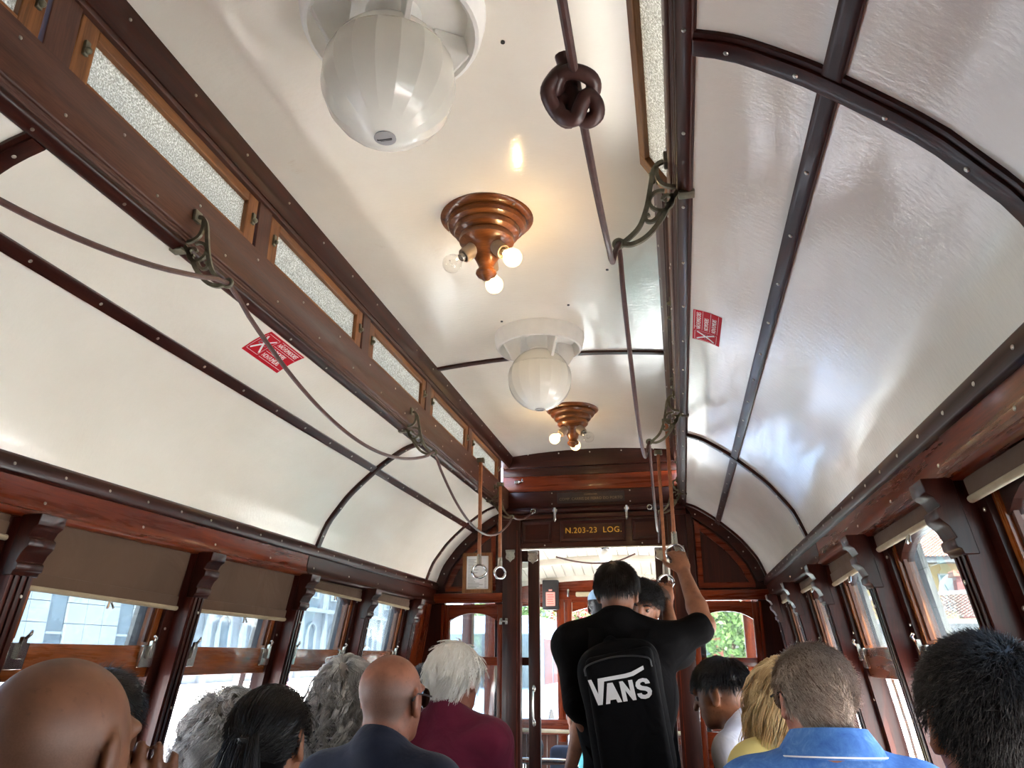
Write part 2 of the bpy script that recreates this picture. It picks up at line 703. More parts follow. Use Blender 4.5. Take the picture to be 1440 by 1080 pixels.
def screws(pts, normal, parent, r=.0035, name='screw_heads', mat='screw'):
    """small domed screw heads, too small to pick apart: one part"""
    b = MB()
    for p, nrm in (zip(pts, normal) if isinstance(normal, list) else ((p, normal) for p in pts)):
        b.lathe([(r, -.001), (r, .0008), (r * .7, .0022), (0, .0026)], p, 8, nrm)
    return b.build(name, mat, parent, smooth=True, kind='stuff')

# ------------------------------------------------------------------ the tram saloon
YB, YF = -1.28, 4.80                       # rear wall, front bulkhead
SIDES = ((-1, 'left'), (1, 'right'))
VP = [p.to_tuple() for p in catmull([Vector((x, z, 0)) for x, z in
      [(.998, 1.779), (.957, 1.884), (.914, 1.945), (.860, 2.013), (.757, 2.107), (.697, 2.153), (.628, 2.197), (.571, 2.219)]], 4)]
VP = [(p[0], p[1]) for p in VP]
_seg = np.cumsum([0] + [math.hypot(VP[i + 1][0] - VP[i][0], VP[i + 1][1] - VP[i][1]) for i in range(len(VP) - 1)])
VLEN = float(_seg[-1])


def vault(s, off=0):
    """point on the vault at arc length s from the eave, pushed outwards by off; returns (x, z)"""
    x = np.interp(s, _seg, [p[0] for p in VP])
    z = np.interp(s, _seg, [p[1] for p in VP])
    e = .012
    dx = np.interp(s + e, _seg, [p[0] for p in VP]) - np.interp(s - e, _seg, [p[0] for p in VP])
    dz = np.interp(s + e, _seg, [p[1] for p in VP]) - np.interp(s - e, _seg, [p[1] for p in VP])
    L = math.hypot(dx, dz)
    return float(x + dz / L * off), float(z - dx / L * off)


def vault_strip(s0, s1, o0, o1, n=10):
    a = [vault(s0 + (s1 - s0) * i / n, o0) for i in range(n + 1)]
    b = [vault(s0 + (s1 - s0) * i / n, o1) for i in range(n + 1)]
    return a + b[::-1]


def ceil_z(x):
    return 2.576 + .03 * (1 - (x / .505) ** 2)


SB = .5 * VLEN + .055                      # arc position of the long batten
_d = [abs(vault(s)[0] - .752) for s in np.linspace(0, VLEN, 200)]
SB = float(np.linspace(0, VLEN, 200)[int(np.argmin(_d))])

ceiling = MB()
for sg in (-1, 1):
    ceiling.prism([(sg * x, z) for x, z in vault_strip(-.02, VLEN + .03, .014, .04, 14)], 'Y', YB - .05, YF + .05)
xs = np.linspace(-.64, .64, 15)
ceiling.prism([(x, ceil_z(min(abs(x), .505)) + .012) for x in xs] + [(x, ceil_z(min(abs(x), .505)) + .05) for x in xs[::-1]], 'Y', YB - .05, YF + .05)
ceiling = ceiling.build('ceiling', 'white_paint', smooth=True)
tag(ceiling, 'cream painted vaulted tram ceiling with raised middle and dark wooden battens', 'ceiling', kind='structure')

# middle panels and cross battens
cross = [.94, 3.11]
edges = [YB] + cross + [YF]
for i in range(3):
    xs = np.linspace(-.515, .515, 13)
    MB().prism([(x, ceil_z(x)) for x in xs] + [(x, ceil_z(x) + .01) for x in xs[::-1]], 'Y', edges[i] + .001, edges[i + 1] - .001).build(
        'ceiling_panel', 'cream', ceiling, smooth=True)
for y in cross:
    xs = np.linspace(-.51, .51, 13)
    MB().prism([(x, ceil_z(x) - .009) for x in xs] + [(x, ceil_z(x) + .004) for x in xs[::-1]], 'Y', y - .016, y + .016).build(
        'cross_batten', 'darkX', ceiling, bev=.003)
hole = MB()
for x, y in ((.202, 1.283), (.16, 2.62), (-.12, 2.72), (.33, 2.35)):
    hole.lathe([(.005, -.003), (.005, .002)], (x, y, ceil_z(x) - .0005), 8)
hole.build('screw_holes', 'black_plastic', ceiling, kind='stuff')

for sg, side in SIDES:
    ribs = [.95, 3.06, 4.56] if sg < 0 else [.95, 3.14, 4.67]
    ye = [YB] + ribs + [YF]
    for i in range(4):
        for s0, s1 in ((-.01, SB), (SB, VLEN + .01)):
            MB().prism([(sg * x, z) for x, z in vault_strip(s0 + .0005, s1 - .0005, 0, .012)], 'Y', ye[i] + .0005, ye[i + 1] - .0005).build(
                'ceiling_panel', 'cream', ceiling, smooth=True)
    for y in ribs:
        w_ = .017 if y < 4 else .011
        MB().prism([(sg * x, z) for x, z in vault_strip(0, VLEN, -.012, .004, 18)], 'Y', y - w_, y + w_).build(
            'rib', 'darkX', ceiling, bev=.003)
    rb = MB()
    rb.prism([(sg * x, z) for x, z in vault_strip(0, VLEN, -.007, .004, 18)], 'Y', .95 - .027, .95 + .02)
    rb.build('rib', 'darkX', ceiling, bev=.002)
    MB().prism([(sg * x, z) for x, z in vault_strip(SB - .016, SB + .016, -.009, .004, 3)], 'Y', YB, YF).build(
        'long_batten', 'darkY', ceiling, bev=.003)
    pts, nr = [], []
    bx, bz = vault(SB, -.009)
    nx, nz = vault(SB, -1)
    for y in np.arange(-1.1, 4.8, .205):
        pts.append((sg * bx, y, bz))
        nr.append((sg * (nx - bx), 0, nz - bz))
    for y in ribs:
        for s in (.06, .2, .33, .47, .58):
            if s < VLEN:
                px_, pz_ = vault(s, -.012)
                qx, qz = vault(s, -1)
                pts.append((sg * px_, y, pz_))
                nr.append((sg * (qx - px_), 0, qz - pz_))
    screws(pts, nr, ceiling, .0042)

# ---- clerestory walls and their sashes
WN = 0


def win_name():
    global WN
    WN += 1
    return 'window_%d' % WN


SASHY = [1.27 + .725 * k for k in range(-3, 5)]
for sg, side in SIDES:
    wc = empty('wall_upper_' + side, (sg * .55, YB, 2.2), 'brown wooden clerestory wall above the %s vault of the ceiling' % side, 'wall', kind='structure')
    MB().prism([(sg * x, z) for x, z in [(.53, 2.36), (.53, 2.249), (.533, 2.245), (.537, 2.245), (.537, 2.240), (.541, 2.239), (.541, 2.234), (.60, 2.232), (.60, 2.36)]],
               'Y', YB, YF).build('beam', 'brownY', wc, bev=.0012, seg=1)
    MB().prism([(sg * x, z) for x, z in [(.543, 2.236), (.543, 2.226), (.547, 2.221), (.566, 2.211), (.572, 2.213), (.577, 2.222), (.577, 2.236)]],
               'Y', YB, YF).build('lower_moulding', 'darkY', wc, bev=.0012, seg=1)
    MB().prism([(sg * x, z) for x, z in [(.500, 2.585), (.500, 2.572), (.504, 2.562), (.507, 2.545), (.512, 2.530), (.519, 2.520), (.521, 2.512), (.57, 2.512), (.57, 2.60)]],
               'Y', YB, YF).build('cove_moulding', 'darkY', wc, smooth=True)
    MB().prism([(sg * x, z) for x, z in [(.525, 2.513), (.525, 2.499), (.57, 2.499), (.57, 2.513)]], 'Y', YB, YF).build('head_rail', 'brownY', wc, bev=.001, seg=1)
    for yc in [SASHY[0] - .3625] + [y + .3625 for y in SASHY]:
        y1 = min(yc + .034, YF)
        MB().box(sg * .532, sg * .575, yc - .03, y1, 2.35, 2.505).build('mullion', 'brownZ', wc, bev=.0015, seg=1)
    pts = [(sg * .530, y, z) for y in np.arange(-1, 4.75, .262) for z in (2.332,)] + [(sg * .530, y + .12, 2.268) for y in np.arange(-1, 4.6, .262)]
    nr = [(-sg, 0, 0)] * len(pts)
    p2 = [(sg * .505, y, 2.552) for y in np.arange(-1, 4.75, .225)]
    p3 = [(sg * .556, y, 2.2155) for y in np.arange(-1, 4.75, .24)]
    screws(pts + p2 + p3, nr + [(-sg, 0, -.3)] * len(p2) + [(-sg * .45, 0, -1)] * len(p3), wc, .0036)
    for k, yc in enumerate(SASHY):
        opened = sg > 0 and k == 3
        base = Vector((sg * .553, yc, 2.362))
        ang = -sg * math.radians(30 if opened else 1.2)
        ca, sa = math.cos(ang), math.sin(ang)

        def xf(p, base=base, ca=ca, sa=sa):
            x, y, z = Vector(p) - base
            return (base.x + x * ca + z * sa, base.y + y, base.z - x * sa + z * ca)
        wd = empty(win_name(), base, ('open hopper sash with frosted glass tilted in from the right clerestory wall' if opened else
                   'frosted glass clerestory sash in an oak frame on the %s, %s' % (side, ['eighth from the front bulkhead', 'seventh from the front bulkhead', 'sixth from the front bulkhead', 'above the first cord bracket', 'beside the first wooden bulb fitting', 'before the cross batten of the ceiling', 'beside the small globe lamp', 'next to the front bulkhead'][k])), 'window', kind='structure')
        hw = .326
        f0, f1 = sg * .536, sg * .562
        z0, z1 = 2.364, 2.496
        MB(xf).box(f0, f1, yc - hw, yc - hw + .046, z0, z1).build('stile', 'oakZ', wd, bev=.002, seg=1)
        MB(xf).box(f0, f1, yc + hw - .046, yc + hw, z0, z1).build('stile', 'oakZ', wd, bev=.002, seg=1)
        MB(xf).box(f0, f1, yc - hw + .046, yc + hw - .046, z1 - .026, z1).build('top_rail', 'oakY', wd, bev=.002, seg=1)
        MB(xf).box(f0, f1, yc - hw + .046, yc + hw - .046, z0, z0 + .008).build('bottom_rail', 'oakY', wd, bev=.001, seg=1)
        MB(xf).box(sg * .549, sg * .553, yc - hw + .044, yc + hw - .044, z0 + .006, z1 - .024).build('pane', 'frosted', wd)
        lt = MB(xf)
        for yy in (yc - hw + .022, yc + hw - .018):
            lt.box(sg * .530, sg * .537, yy - .006, yy + .006, 2.415, 2.447)
            lt.ball((sg * .527, yy, 2.425), .007, 10, 6)
        lt.build('catch', 'bronze', wd, bev=.001, seg=1)

# ---- side walls
PY = [-.56 + .71 * k for k in range(8)]      # post centres; the last is followed by a solid panel


def Wz(z):
    return float(np.interp(z, [0, .9, 1.1, 1.61, 1.72], [1.105, 1.10, 1.078, .990, .972]))


def wxf(sg):
    return lambda p: (sg * (Wz(p[2]) + p[0]), p[1], p[2])


BAYTXT = ['%s from the front bulkhead' % t for t in ('seventh', 'sixth', 'fifth', 'fourth', 'third', 'second')] + ['nearest the front bulkhead']
for sg, side in SIDES:
    X = wxf(sg)
    ws = empty('wall_' + side, (sg * 1.1, YB, 0), 'dark mahogany %s side wall of the tram with carved window posts' % side, 'wall', kind='structure')
    zs = [0, .3, .6, .82]
    MB(X).box(.02, .10, YB, YF, 0, .82).build('lower_panel', 'darkY', ws)
    MB(X).box(-.02, .15, YB, YF, .82, .85).build('sill', 'redY', ws, bev=.004)
    MB().prism([(sg * x, z) for x, z in [(.984, 1.786), (.984, 1.752), (.988, 1.746), (1.13, 1.744), (1.13, 1.80), (1.0, 1.80)]], 'Y', YB, YF).build('eave_strip', 'darkY', ws, bev=.002, seg=1)
    for y0, y1, mt in ((YB, 3.005, 'redY'), (3.01, YF, 'darkY')):
        MB().prism([(sg * x, z) for x, z in [(.997, 1.746), (1.003, 1.705), (1.001, 1.682), (.995, 1.674), (.995, 1.664), (1.002, 1.659), (1.13, 1.659), (1.13, 1.746)]],
                   'Y', y0, y1).build('eave_beam', mt, ws, bev=.0015, seg=1)
    pts = [(sg * .984, y, 1.768) for y in np.arange(-1.1, 4.75, .16)]
    pt2 = [(sg * 1.0022, y, 1.70) for y in np.arange(-1.0, 4.75, .37)]
    screws(pts + pt2, [(-sg, 0, 0)] * (len(pts) + len(pt2)), ws, .0042)
    for k, py in enumerate(PY):
        ns = 8
        zl = np.linspace(.85, 1.665, ns)
        b = MB(X)
        for i in range(ns - 1):
            b.box(0, .100, py - .034, py + .034, zl[i], zl[i + 1] + .0005)
        b.build('post', 'postZ', ws)
        bd = MB(X)
        for dy in (-.020, .0, .020):
            for i in range(ns - 2):
                bd.box(-.005, .002, py + dy - .0045, py + dy + .0045, zl[i], zl[i + 1] + .0005)
        bd.build('flute', 'darkZ', ws)
        for s2 in (-1, 1):
            jb = MB(X)
            for i in range(ns - 1):
                jb.box(.048, .100, py + s2 * .034, py + s2 * .076, zl[i], zl[i + 1] + .0005)
            jb.build('jamb', 'darkZ', ws)
        MB(X).prism([(.02, 1.525), (-.006, 1.525), (-.008, 1.535), (-.014, 1.537), (-.014, 1.552), (-.008, 1.556), (-.014, 1.575), (-.026, 1.590), (-.026, 1.606), (-.016, 1.612),
                     (-.022, 1.628), (-.034, 1.638), (-.034, 1.664), (.02, 1.664)], 'Y', py - .04, py + .04).build('corbel', 'darkZ', ws, bev=.0015, seg=1)
        screws([X((.047, py - .058, z)) for z in (1.22, 1.43, 1.60)] + [X((-.006, py + .01, z)) for z in (1.2, 1.48)], (-sg, 0, 0), ws, .0045)
    MB(X).box(.04, .13, PY[-1] + .076, YF, .85, 1.665).build('end_panel', 'redZ', ws)
    MB(X).box(.04, .13, YB, PY[0] - .076, .85, 1.665).build('end_panel', 'redZ', ws)
    for k in range(7):
        a, b_ = PY[k] + .075, PY[k + 1] - .075
        yc = (a + b_) / 2
        wd = empty(win_name(), X((.07, yc, .85)), 'arched %s side window with a varnished meeting rail, %s' % (side, BAYTXT[k]), 'window', kind='structure')
        sw = .026
        for y0, y1 in ((a, a + sw), (b_ - sw, b_)):
            q = MB(X)
            z2 = np.linspace(1.29, 1.665, 5)
            for i in range(4):
                q.box(.060, .098, y0, y1, z2[i], z2[i + 1] + .0005)
            q.build('stile', 'oakredZ', wd)
        n = 12
        hw = (b_ - a) / 2 - sw
        outer, inner = [], []
        for i in range(n + 1):
            t = -1 + 2 * i / n
            inner.append((yc + hw * t, 1.632 - .05 * abs(t) ** 3))
            outer.append((yc + (hw) * t, 1.672))
        q = MB(X)
        for i in range(n):
            q.prism([inner[i], inner[i + 1], outer[i + 1], outer[i]], 'X', .064, .096)
        q.build('arched_head', 'darkY', wd)
        MB(X).box(.054, .102, a + .004, b_ - .004, 1.290, 1.380).build('meeting_rail', 'oakredY', wd, bev=.003)
        q = MB(X)
        zp = np.linspace(1.374, 1.645, 4)
        for i in range(3):
            q.box(.080, .084, a + sw - .004, b_ - sw + .004, zp[i], zp[i + 1])
        q.build('pane', 'glass', wd)
        q = MB(X)
        z2 = np.linspace(1.39, 1.64, 4)
        for y0, y1 in ((a + sw, a + sw + .012), (b_ - sw - .012, b_ - sw)):
            for i in range(3):
                q.box(.069, .078, y0, y1, z2[i], z2[i + 1])
        q.build('glazing_bead', 'brownZ', wd)
        q = MB(X)
        z2 = np.linspace(.85, 1.30, 4)
        for i in range(3):
            q.box(.107, .132, b_ - .075, b_ - .035, z2[i], z2[i + 1] + .0005)
        q.build('outer_bar', 'white_paint', wd)
        for y0, y1 in ((a, a + .035), (b_ - .055, b_)):
            q = MB(X)
            z2 = np.linspace(1.29, 1.70, 4)
            for i in range(3):
                q.box(.104, .118, y0, y1, z2[i], z2[i + 1] + .0005)
            q.build('outer_pillar', 'pillar', wd)
        for s2, ye in ((1, b_ - .034), (-1, a + .034)):
            lt = MB(X)
            lt.box(.042, .055, ye - .03, ye + .03, 1.318, 1.380)
            lt.box(.032, .044, ye - .008, ye + .008, 1.342, 1.394)
            lt.tube([(.034, ye, 1.388), (.026, ye - s2 * .004, 1.400), (.032, ye - s2 * .010, 1.408)], .005, 8)
            lt.build('latch', 'nickel', wd, bev=.002, seg=1)

# ---- roller blinds
BLH = {(-1, 3): (1.515, 1.50), (-1, 4): (1.50, 1.497)}
for _k in (0,):
    BLH[(-1, _k)] = BLH[(1, _k)] = (.90, .90)      # drawn right down out of view, added to cut light from behind
for sg, side in SIDES:
    X = wxf(sg)
    for k in range(7):
        a, b_ = PY[k] + .055, PY[k + 1] - .055
        yc = (a + b_) / 2
        low = (sg, k) in BLH
        h0, h1 = BLH.get((sg, k), (1.628, 1.618) if sg < 0 else (1.634, 1.630) if k != 4 else (1.615, 1.60))
        lab = ('brown cloth roller blind drawn down over the %s window, %s' % (side, BAYTXT[k])) if low else 'beige roller blind rolled up at the %s window, %s' % (side, BAYTXT[k])
        bl = empty('roller_blind', X((.036, yc, 1.655)), lab, 'blind', 'roller blinds of the side windows')
        q = MB(X)
        ny, nz = 10, 8
        vs = []
        for i in range(nz + 1):
            for j in range(ny + 1):
                u, t = j / ny, i / nz
                hb = h0 + (h1 - h0) * u
                z = 1.662 + (hb - 1.662) * t
                vs.append((.036 + .004 * math.sin(5 * u + 3 * t) * t, a + (b_ - a) * u, z))
        fs = [(i * (ny + 1) + j, i * (ny + 1) + j + 1, (i + 1) * (ny + 1) + j + 1, (i + 1) * (ny + 1) + j) for i in range(nz) for j in range(ny)]
        q.add(vs, fs)
        q.add([(p[0] + .002, p[1], p[2]) for p in vs], fs)
        q.build('cloth', 'blind', bl, smooth=True)
        MB(X).tube([(.036, a - .008, h0 - .009), (.036, yc, (h0 + h1) / 2 - .009), (.036, b_ + .008, h1 - .009)], [.007] * 3, 10).build('hem_bar', 'hem', bl, smooth=True)
        hb_ = MB(X)
        hb_.add([(dx, yy, zz + dz) for dx in (.031, .041) for yy, zz in ((a, h0), (b_, h1)) for dz in (-.004, .026)],
                [(0, 1, 3, 2), (4, 6, 7, 5), (0, 4, 5, 1), (2, 3, 7, 6), (0, 2, 6, 4), (1, 5, 7, 3)])
        hb_.build('hem_band', 'blind', bl, bev=.003)
        pt = MB(X)
        for dy in (-.012, .012):
            pt.tube([(.03, yc + dy * .3, (h0 + h1) / 2 - .018), (.024, yc + dy, (h0 + h1) / 2 - .034)], .0035, 8)
        pt.build('pull_clip', 'nickel', bl, smooth=True)

# ---- rear wall and floor
fl = MB().box(-1.12, 1.12, YB - .1, YF + .03, -.06, 0).build('floor', 'floor')
tag(fl, 'worn wooden tram floor between the seats', 'floor', kind='structure')
rw = MB().box(-1.12, 1.12, YB - .05, YB, 0, 1.0)
rw.box(-1.12, -.4, YB - .05, YB, 1.0, 2.62)
rw.box(.4, 1.12, YB - .05, YB, 1.0, 2.62)
rw.box(-.4, .4, YB - .05, YB, 1.0, 2.62)  # added fill closing the unseen rear opening against light from behind
tag(rw.build('wall_back', 'darkZ'), 'dark wooden rear bulkhead behind the seats', 'wall', kind='structure')

# ---- front bulkhead
wf = empty('wall_front', (0, YF, 0), 'dark mahogany front bulkhead with sliding doorway and glazed side panels', 'wall', kind='structure')
for z0, z1, d, mt in ((2.50, 2.62, .012, 'darkX'), (2.445, 2.50, .0, 'darkX'), (2.345, 2.445, .006, 'redX'), (2.240, 2.345, .0, 'darkX'), (2.168, 2.198, .012, 'darkX')):
    MB().box(-.57, .57, YF - .02 - d, YF + .03, z0, z1 - .002).build('board', mt, wf, bev=.004)
MB().prism([(YF - .045, 2.226), (YF - .052, 2.219), (YF - .052, 2.208), (YF - .035, 2.200), (YF + .02, 2.198), (YF + .02, 2.240), (YF - .03, 2.240)], 'X', -.57, .57).build('ledge', 'darkX', wf, bev=.002, seg=1)
MB().box(-.57, .57, YF - .015, YF + .03, 1.988, 2.168).build('frieze', 'darkX', wf)
for x0, x1 in ((-.443, -.252), (-.203, .203), (.242, .431)):
    p = MB()
    z0, z1 = 2.020, 2.155
    c = .022
    vs = [(x0, YF - .015, z0), (x1, YF - .015, z0), (x1, YF - .015, z1), (x0, YF - .015, z1)]
    vs += [(x0 + .004, YF - .026, z0 + .004), (x1 - .004, YF - .026, z0 + .004), (x1 - .004, YF - .026, z1 - .004), (x0 + .004, YF - .026, z1 - .004)]
    vs += [(x0 + c, YF - .019, z0 + c), (x1 - c, YF - .019, z0 + c), (x1 - c, YF - .019, z1 - c), (x0 + c, YF - .019, z1 - c)]
    fs = [(i, (i + 1) % 4, 4 + (i + 1) % 4, 4 + i) for i in range(4)] + [(4 + i, 4 + (i + 1) % 4, 8 + (i + 1) % 4, 8 + i) for i in range(4)] + [(8, 9, 10, 11), (0, 1, 2, 3)]
    p.add(vs, fs).build('frieze_panel', 'darkX', wf)
MB().box(-.56, .56, YF - .02, YF - .012, 1.982, 1.989).build('lintel_edge', 'nickel', wf)
text_mesh('N.203-23  LOG.', .049, 'gold', 'lettering', wf, lambda u, v, d: (u + .005, YF - .0205 - d, 2.09 + v), .001, space=1.08)
pl = MB().box(-.215, .205, YF - .027, YF - .018, 2.262, 2.328).build('plaque', 'plaque', wf, bev=.003)
text_mesh('COMP. CARRIS DE FERRO DO PORTO', .0235, 'plaque_text', 'plaque_lettering', pl, lambda u, v, d: (u - .004, YF - .0275 - d, 2.287 + v), .0005)
text_mesh('COMPANHIA', .014, 'plaque_text', 'plaque_lettering', pl, lambda u, v, d: (u - .004, YF - .0275 - d, 2.314 + v), .0005)
for x in (-.365, .357):
    MB().tube([(x + .014 * math.cos(t), YF - .055, 2.214 + .014 * math.sin(t)) for t in np.linspace(0, 6.283, 17)], .004, 8).build('cord_eye', 'nickel', wf, smooth=True)
for x in (-.228, .217):
    q = MB()
    q.box(x - .008, x + .008, YF - .062, YF - .05, 2.15, 2.232)
    q.box(x - .016, x + .016, YF - .056, YF - .05, 2.205, 2.222)
    q.tube([(x, YF - .06, 2.232), (x, YF - .06, 2.142)], .005, 8)
    q.build('barrel_bolt', 'nickel', wf, bev=.002, seg=1)
q = MB()
q.box(-.487, -.455, YF - .05, YF - .02, 2.395, 2.415)
q.tube([(-.46, YF - .05, 2.405), (-.435, YF - .05, 2.405), (-.435, YF - .05, 2.425)], .006, 8)
q.build('wall_hook', 'nickel', wf, bev=.002, seg=1)
screws([(x, YF - .0335, 2.585) for x in (-.4, -.2, 0, .2, .4)] + [(x, YF - .021, z) for x in (-.25, .24) for z in (2.262, 2.33)] + [(x, YF - .016, 2.005) for x in (-.5, -.3, .3, .5)], (0, -1, 0), wf, .0045)


def arch_pts(x0, off, n=16):
    """vault outline pulled in by off, from the inner post x0 down to the eave"""
    P = []
    for s in np.linspace(VLEN + .02, 0, n):
        x, z = vault(min(s, VLEN), -off)
        P.append((max(x, x0), z))
    return P


for sg, side in SIDES:
    # post beside the doorway
    p = MB().box(sg * .455, sg * .566, YF - .028, YF + .04, 0, 2.168).build('door_post', 'darkZ', wf, bev=.004)
    MB().box(sg * .472, sg * .476, YF - .031, YF - .027, 0, 2.1).build('bead', 'redZ', p)
    # arched tympanum
    P = arch_pts(.566, -.01)
    MB().prism([(sg * x, z) for x, z in [(.55, 1.70)] + [(.55, 2.235)] + P + [(1.03, 1.70)]], 'Y', YF, YF + .03).build('tympanum', 'darkZ', wf)
    A, B = arch_pts(.566, .0), arch_pts(.600, .052)
    q = MB()
    for i in range(len(A) - 1):
        q.prism([(sg * A[i][0], A[i][1]), (sg * A[i + 1][0], A[i + 1][1]), (sg * B[i + 1][0], B[i + 1][1]), (sg * B[i][0], B[i][1])], 'Y', YF - .022, YF + .005)
    q.build('arch_rib', 'darkX', wf)
    q = MB()
    q.box(sg * .566, sg * .604, YF - .02, YF + .005, 1.72, 2.17)
    q.build('panel_stile', 'darkZ', wf, bev=.003)
    C_ = arch_pts(.615, .065)
    D_ = arch_pts(.645, .10)
    q = MB()
    pc = [(.615, 1.735)] + [c for c in C_ if c[1] > 1.75] + [(C_[-1][0], 1.735)]
    pd = [(.645, 1.765)] + [(D_[i][0], max(D_[i][1], 1.765)) for i in range(len(C_)) if C_[i][1] > 1.75] + [(D_[-1][0], 1.765)]
    for i in range(len(pc)):
        j = (i + 1) % len(pc)
        q.prism([(sg * pc[i][0], pc[i][1]), (sg * pc[j][0], pc[j][1]), (sg * pd[j][0], pd[j][1]), (sg * pd[i][0], pd[i][1])], 'Y', YF - .008, YF + .005)
    q.build('panel_moulding', 'redX', wf)
    MB().box(sg * .566, sg * 1.09, YF - .035, YF + .03, 1.664, 1.722).build('cross_rail', 'redX', wf, bev=.006)
    screws([(sg * vault(s, -.028)[0], YF - .022, vault(s, -.028)[1]) for s in (.08, .2, .32, .44, .56)], (0, -1, 0), wf, .0045)
    # glazed side screen with arched head
    n = 14
    xc, hw = sg * .752, .152
    xo0, xo1 = sg * .566, sg * 1.13
    MB().box(sg * .94, xo1, YF - .01, YF + .03, 0, 1.664).build('corner_panel', 'darkZ', wf)
    MB().box(sg * .9405, sg * .955, YF - .022, YF - .01, 0, 1.655).build('bead', 'redZ', wf)
    MB().box(sg * .567, sg * .599, YF - .016, YF + .026, 0, 1.655).build('screen_stile', 'redZ', wf, bev=.003)
    MB().box(sg * .905, sg * .939, YF - .016, YF + .026, 0, 1.655).build('screen_stile', 'redZ', wf, bev=.003)
    q = MB()
    xs = [xc + hw * (-1 + 2 * i / n) for i in range(n + 1)]
    zs = [1.603 - .045 * abs(-1 + 2 * i / n) ** 2.4 for i in range(n + 1)]
    for i in range(n):
        q.prism([(xs[i], zs[i]), (xs[i + 1], zs[i + 1]), (xs[i + 1], 1.655), (xs[i], 1.655)], 'Y', YF - .014, YF + .024)
    q.build('arched_head', 'redX', wf)
    MB().box(sg * .599, sg * .905, YF - .014, YF + .024, 1.301, 1.350).build('screen_rail', 'redX', wf, bev=.003)
    MB().box(sg * .599, sg * .905, YF - .014, YF + .024, 0, .960).build('screen_base', 'redX', wf, bev=.003)
    MB().box(sg * .597, sg * .907, YF + .006, YF + .010, 1.345, 1.61).build('pane', 'clear_glass', wf)
    MB().box(sg * .597, sg * .907, YF + .006, YF + .010, .955, 1.305).build('pane', 'clear_glass', wf)
    q = MB()
    for s2 in (-1, 1):
        q.box(sg * .556 + s2 * .017 - .009, sg * .556 + s2 * .017 + .009, YF - .034, YF - .028, 1.535, 1.573)
    q.box(sg * .556 - .018, sg * .556 + .018, YF - .037, YF - .031, 1.549, 1.559)
    q.build('hinge', 'nickel', wf, bev=.002, seg=1)

    # sliding door leaf
    yd0, yd1 = YF + .048, YF + .082
    x_in = .349 if sg < 0 else .368
    dl = empty('door_1' if sg < 0 else 'door_2', (sg * .45, yd0, 0), 'glazed mahogany sliding door leaf on the %s of the doorway' % side, 'door', kind='structure')
    MB().box(sg * x_in, sg * (x_in + .070), yd0, yd1, .02, 1.985).build('stile', 'darkZ', dl, bev=.004)
    MB().box(sg * .585, sg * .63, yd0, yd1, .02, 1.985).build('stile', 'darkZ', dl, bev=.004)
    for z0, z1 in ((1.302, 1.348), (.02, .52), (1.915, 1.985)):
        MB().box(sg * (x_in + .070), sg * .585, yd0, yd1, z0, z1).build('rail', 'darkX', dl, bev=.003)
    for z0, z1 in ((.52, 1.302), (1.348, 1.915)):
        MB().box(sg * (x_in + .066), sg * .588, yd0 + .015, yd0 + .018, z0 - .003, z1 + .003).build('pane', 'clear_glass', dl)
    hx = sg * (x_in + .038)
    h = MB().tube(catmull([(hx, yd0 - .002, .992), (hx, yd0 - .028, 1.01), (hx, yd0 - .034, 1.08), (hx, yd0 - .028, 1.15), (hx, yd0 - .002, 1.168)]), .0055, 10)
    for z in (.985, 1.172):
        h.ball((hx, yd0 - .002, z), (.011, .006, .022), 12, 8)
    h.build('handle', 'nickel', dl, smooth=True)

    def shield(x, y, z, wd_, parent, name):
        q = MB()
        q.prism([(x - wd_, z + .035), (x + wd_, z + .035), (x + wd_, z + .022), (x + wd_ * .82, z + .012), (x + wd_, z - .008), (x + wd_ * .9, z - .02), (x + wd_ * .4, z - .028),
                 (x, z - .042), (x - wd_ * .4, z - .028), (x - wd_ * .9, z - .02), (x - wd_, z - .008), (x - wd_ * .82, z + .012), (x - wd_, z + .022)], 'Y', y - .006, y)
        for dx in (-.55, .55):
            q.ball((x + dx * wd_, y - .006, z - .012), .004, 8, 6)
        q.box(x - wd_, x + wd_, y - .012, y, z + .028, z + .036)
        q.build(name, 'nickel', parent, bev=.0015, seg=1)
    shield(sg * .516, YF - .028, 1.945, .030, wf, 'shield_plate')
    shield(hx, yd0, 1.94, .033, dl, 'shield_plate')

# ---- front platform seen through the doorway
PF = 6.30
MB_pl = MB().box(-1.1, 1.1, YF + .031, PF + .1, -.06, 0).build('floor_platform', 'floor')
tag(MB_pl, 'wooden platform floor beyond the sliding doors', 'floor', kind='structure')


def plat_z(x, y):
    t = max(0, (y - 5.1) / (PF - 5.1))
    return 2.15 - .10 * (x / .95) ** 2 * (1 - .3 * t) - .185 * t ** 1.8


